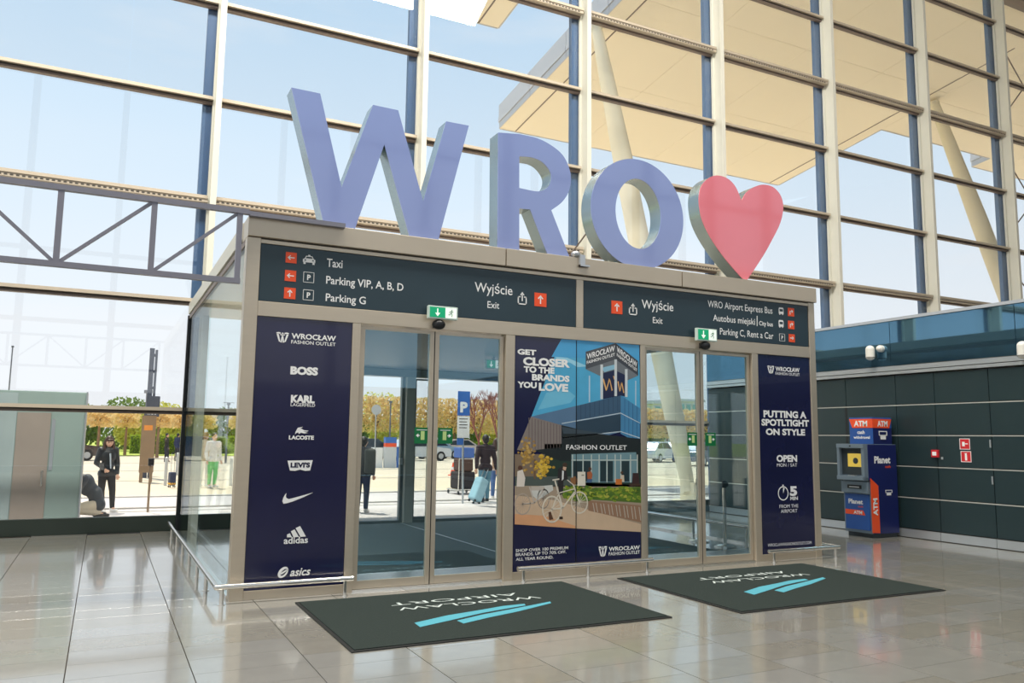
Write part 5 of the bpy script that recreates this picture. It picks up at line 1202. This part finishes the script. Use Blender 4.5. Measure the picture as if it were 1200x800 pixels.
for px_, Yc, col, lab, yw in ((770, 40, (200, 206, 214), 'silver parked car left of the leaning column, behind the right-hand doors', .5), (796, 46, (226, 228, 230), 'white parked car behind the leaning column', .5), (822, 33, (62, 84, 120), 'dark blue parked car right of the leaning column', .4), (432, 46, (60, 64, 70), 'dark parked car behind the coat-wearing person', .2),
        (489, 44, (214, 218, 222), 'white parked car seen between the two left sliding doors', .1), (508, 49, (140, 166, 184), 'pale blue parked car right of the left door seam', .1), (541, 53.8, (196, 182, 172), 'beige parked car left of the parking sign', .1), (66, 45, (70, 60, 60), 'dark car at the right edge of the grey cabinet', .3)):
    make_car(lab, col, (at(px_, 535, Yc).x, Yc, -.02), yw)

# ================================================================== TREES
def leafball(n, shape, size, seed, flatten=1):
    rnd = random.Random(seed); vs = []; fs = []
    for i in range(n):
        while True:
            p = Vector((rnd.uniform(-1, 1), rnd.uniform(-1, 1), rnd.uniform(-1, 1)))
            if shape == 'box' or p.length < 1: break
        if shape != 'box' and p.length < .55: p = p.normalized()*rnd.uniform(.6, 1)
        a = Vector((rnd.gauss(0, 1), rnd.gauss(0, 1), rnd.gauss(0, 1))).normalized(); b = a.orthogonal().normalized()*size; c = a.cross(b).normalized()*size*.6; k = len(vs)
        vs += [(p, b), (p, c), (p, -b), (p, -c)]; fs.append((k, k+1, k+2, k+3))
    return vs, fs
_crowns = {}
def crown_mesh(key, n, shape, rad, size, m):
    if key in _crowns: return _crowns[key]
    vs, fs = leafball(n, shape, size, hash(key) % 1000 if not isinstance(key, int) else key)
    me = bpy.data.meshes.new('foliage'); me.from_pydata([Vector((p.x*rad[0], p.y*rad[1], p.z*rad[2]))+o for p, o in vs], [], fs); me.materials.append(m); _crowns[key] = me; return me
def leafmat(name, col, k=.3): return mat(name, col, .8, 0, k, 5)
L_or, L_ye, L_gr, L_he = leafmat('orange_leaves', (240, 206, 148)), leafmat('yellow_leaves', (212, 206, 104)), leafmat('green_leaves', (120, 142, 70)), leafmat('hedge_leaves', (160, 178, 54))
for mm in (L_or, L_ye, L_gr, L_he):
    tb = mm.node_tree.nodes['Principled BSDF']; o_ = [n for n in mm.node_tree.nodes if n.type == 'OUTPUT_MATERIAL'][0]; tl_ = N(mm.node_tree, 'ShaderNodeBsdfTranslucent'); mx_ = N(mm.node_tree, 'ShaderNodeMixShader'); mx_.inputs[0].default_value = .45
    src = tb.inputs['Base Color'].links[0].from_socket; mm.node_tree.links.new(src, tl_.inputs[0]); mm.node_tree.links.new(tb.outputs[0], mx_.inputs[1]); mm.node_tree.links.new(tl_.outputs[0], mx_.inputs[2]); mm.node_tree.links.new(mx_.outputs[0], o_.inputs[0])
def tree(x, y, key, cz, rad, shape, n, size, m, trunk_r, label, group, z0=0):
    t = thing('tree', (x, y, z0), label, 'tree', group)
    f_ = bpy.data.objects.new('foliage', crown_mesh(key, n, shape, rad, size, m)); COL.objects.link(f_); f_.parent = t; f_.location = (0, 0, cz); f_['kind'] = 'stuff'; f_.rotation_euler.z = (0 if shape == 'box' else random.random()*6)
    tk = 'trunk%.2f%.1f' % (trunk_r, cz)
    if tk not in _crowns:
        b = MB().cyl((0, 0, 0), (0, 0, cz), trunk_r, trunk_r*.6, 8); 
        for k in range(5): a = k*1.26; b.cyl((0, 0, cz-rad[2]*.8), (rad[0]*.5*math.cos(a), rad[1]*.5*math.sin(a), cz+rad[2]*.2), trunk_r*.5, trunk_r*.2, 6)
        me = bpy.data.meshes.new('trunk'); me.from_pydata(b.v, [], b.f); me.materials.append(M['trunk']); _crowns[tk] = me
    k_ = bpy.data.objects.new('trunk', _crowns[tk]); COL.objects.link(k_); k_.parent = t
for k in range(9): tree(-2+k*1.75, 50+(k % 3)*3.5, 11, 2.65, (.86, 1.0, .62), 'box', 520, .16, L_or, .11, 'clipped orange-leaved tree on a bare trunk beyond the left glazing', 'clipped orange trees at left')
for k in range(14): tree(16+k*2.42, 59, 12, 3.5, (1.12, 1.1, 1.5), 'box', 900, .17, L_or, .12, 'tall clipped orange-leaved tree behind the left doors', 'clipped orange trees behind the left doors')
for k in range(20): tree(50+k*2.5, 60, 12, 3.3, (1.12, 1.1, 1.5), 'box', 900, .17, L_or, .12, 'clipped orange-leaved tree behind the cars and right doors', 'clipped orange trees behind the right doors')
for k in range(30): tree(-14+k*4.1, 72+(k % 4)*2, 13, 2.1, (1.95, 1.6, 1.7), 'ball', 1000, .24, L_ye if k % 3 else L_gr, .12, 'yellow-green bushy tree in the far row behind the clipped trees', 'yellow-green trees in the far row') if k % 3 else tree(-14+k*4.1, 73, 14, 2.3, (1.95, 1.6, 1.9), 'ball', 1000, .24, L_gr, .12, 'mid-green bushy tree in the far row behind the clipped trees', 'green trees in the far row')
for px_, top, Y, r, m, lab in ((153, 464, 82, 3.1, L_gr, 'tall round green tree rising above the orange trees left of the taxi mast'), (192, 470, 92, 2.6, L_ye, 'thin yellow tree rising above the transom right of the taxi mast'), (441, 458, 84, 4.6, L_ye, 'tall round yellow-green tree behind the left sliding door'), (520, 478, 84, 3.0, L_gr, 'round green tree right of the left door seam')):
    a = at(px_, top, Y); tree(a.x, Y, px_, a.z-r, (r*1.15, r, r), 'ball', 2200, .2, m, .22, lab, None)
def bare(px_, top, Y, label, seed):
    a = at(px_, top, Y); t = thing('bare_tree', (a.x, Y, 0), label, 'tree'); m = MB(); rnd = random.Random(seed)
    def br_(p, d, L, r, k):
        q = p+d*L; m.cyl(p, q, r, r*.7, 5, caps=False)
        if k:
            for i in range(3 if k > 1 else 4):
                dd = (d+Vector((rnd.uniform(-.7, .7), rnd.uniform(-.5, .5), rnd.uniform(-.05, .5)))).normalized(); br_(q, dd, L*rnd.uniform(.62, .8), r*.62, k-1)
    br_(Vector((a.x, Y, 0)), Vector((0, 0, 1)), a.z*.34, .09, 5); build('branches', m, cloth('reddish_bark', (150, 96, 84), .9), t)
bare(562, 466, 34, 'bare reddish-branched tree behind the travellers, left of two', 3); bare(584, 463, 40, 'bare reddish-branched tree behind the travellers, right of two', 5)
def hedge(xa, xb, y, h, label):
    t = thing('hedge', ((xa+xb)/2, y, 0), label, 'hedge'); L = (xb-xa)/2; key = 'h%.1f%.1f' % (xa, h)
    f_ = bpy.data.objects.new('foliage', crown_mesh(key, int(L*2*700), 'box', (L, .5, h/2), .09, L_he)); COL.objects.link(f_); f_.parent = t; f_.location = (0, 0, h/2); f_['kind'] = 'stuff'
    build('stems', MB().box(xa+.05, xb-.05, y-.3, y+.3, 0, h-.12), leafmat('hedge_core', (90, 110, 40)), t)
hedge(at(154, 520, 58).x, at(168, 520, 57).x, 62.5, 1.5, 'bright green clipped hedge block left of the taxi sign'); hedge(at(172, 520, 60).x, at(215, 520, 60).x, 60, 1.5, 'long bright green hedge right of the taxi sign'); hedge(at(218, 520, 57).x, at(290, 520, 57).x, 62.5, 1.45, 'long bright green hedge seen through the left side glass')
for a_, b_, lab in ((20, 38, 'bright green low hedge behind the left doors'), (52, 100, 'long low green hedge behind the right doors')): hedge(a_, b_, 57.4, 1.2, lab)

# ================================================================== FAR BUILDINGS
def far_building(px0, px1, top, Y, label, cols=5, rows_=2, col=(214, 206, 204), wcol=(120, 168, 172)):
    a, b = at(px0, top, Y), at(px1, top, Y); t = thing('building', ((a.x+b.x)/2, Y, 0), label, 'building'); h = a.z
    build('walls', MB().box(a.x, b.x, Y, Y+12, 0, h), mat('far_wall_%d' % col[0], col, .8, 0, .05, .3), t); build('parapet', MB().box(a.x-.3, b.x+.3, Y-.3, Y+12.3, h, h+.5), M['base'], t)
    w = (b.x-a.x)/cols; fh = (h-1)/rows_
    for i in range(cols):
        for j in range(rows_):
            o = build('window', MB().box(a.x+w*i+w*.15, a.x+w*(i+1)-w*.15, Y-.1, Y, 1+fh*j+fh*.25, 1+fh*j+fh*.85), M['base'], t); build('pane', MB().box(a.x+w*i+w*.2, a.x+w*(i+1)-w*.2, Y-.14, Y-.1, 1+fh*j+fh*.3, 1+fh*j+fh*.8), mat('far_pane_%d' % wcol[0], wcol, .2), o)
far_building(766, 792, 473, 120, 'pale distant building left of the leaning column behind the right doors', 3, 3); far_building(796, 824, 470, 121, 'pale distant building with teal windows right of the leaning column', 4, 3, (206, 206, 208)); far_building(268, 292, 512, 95, 'low white distant building behind the left side glass', 3, 1, (236, 232, 230))
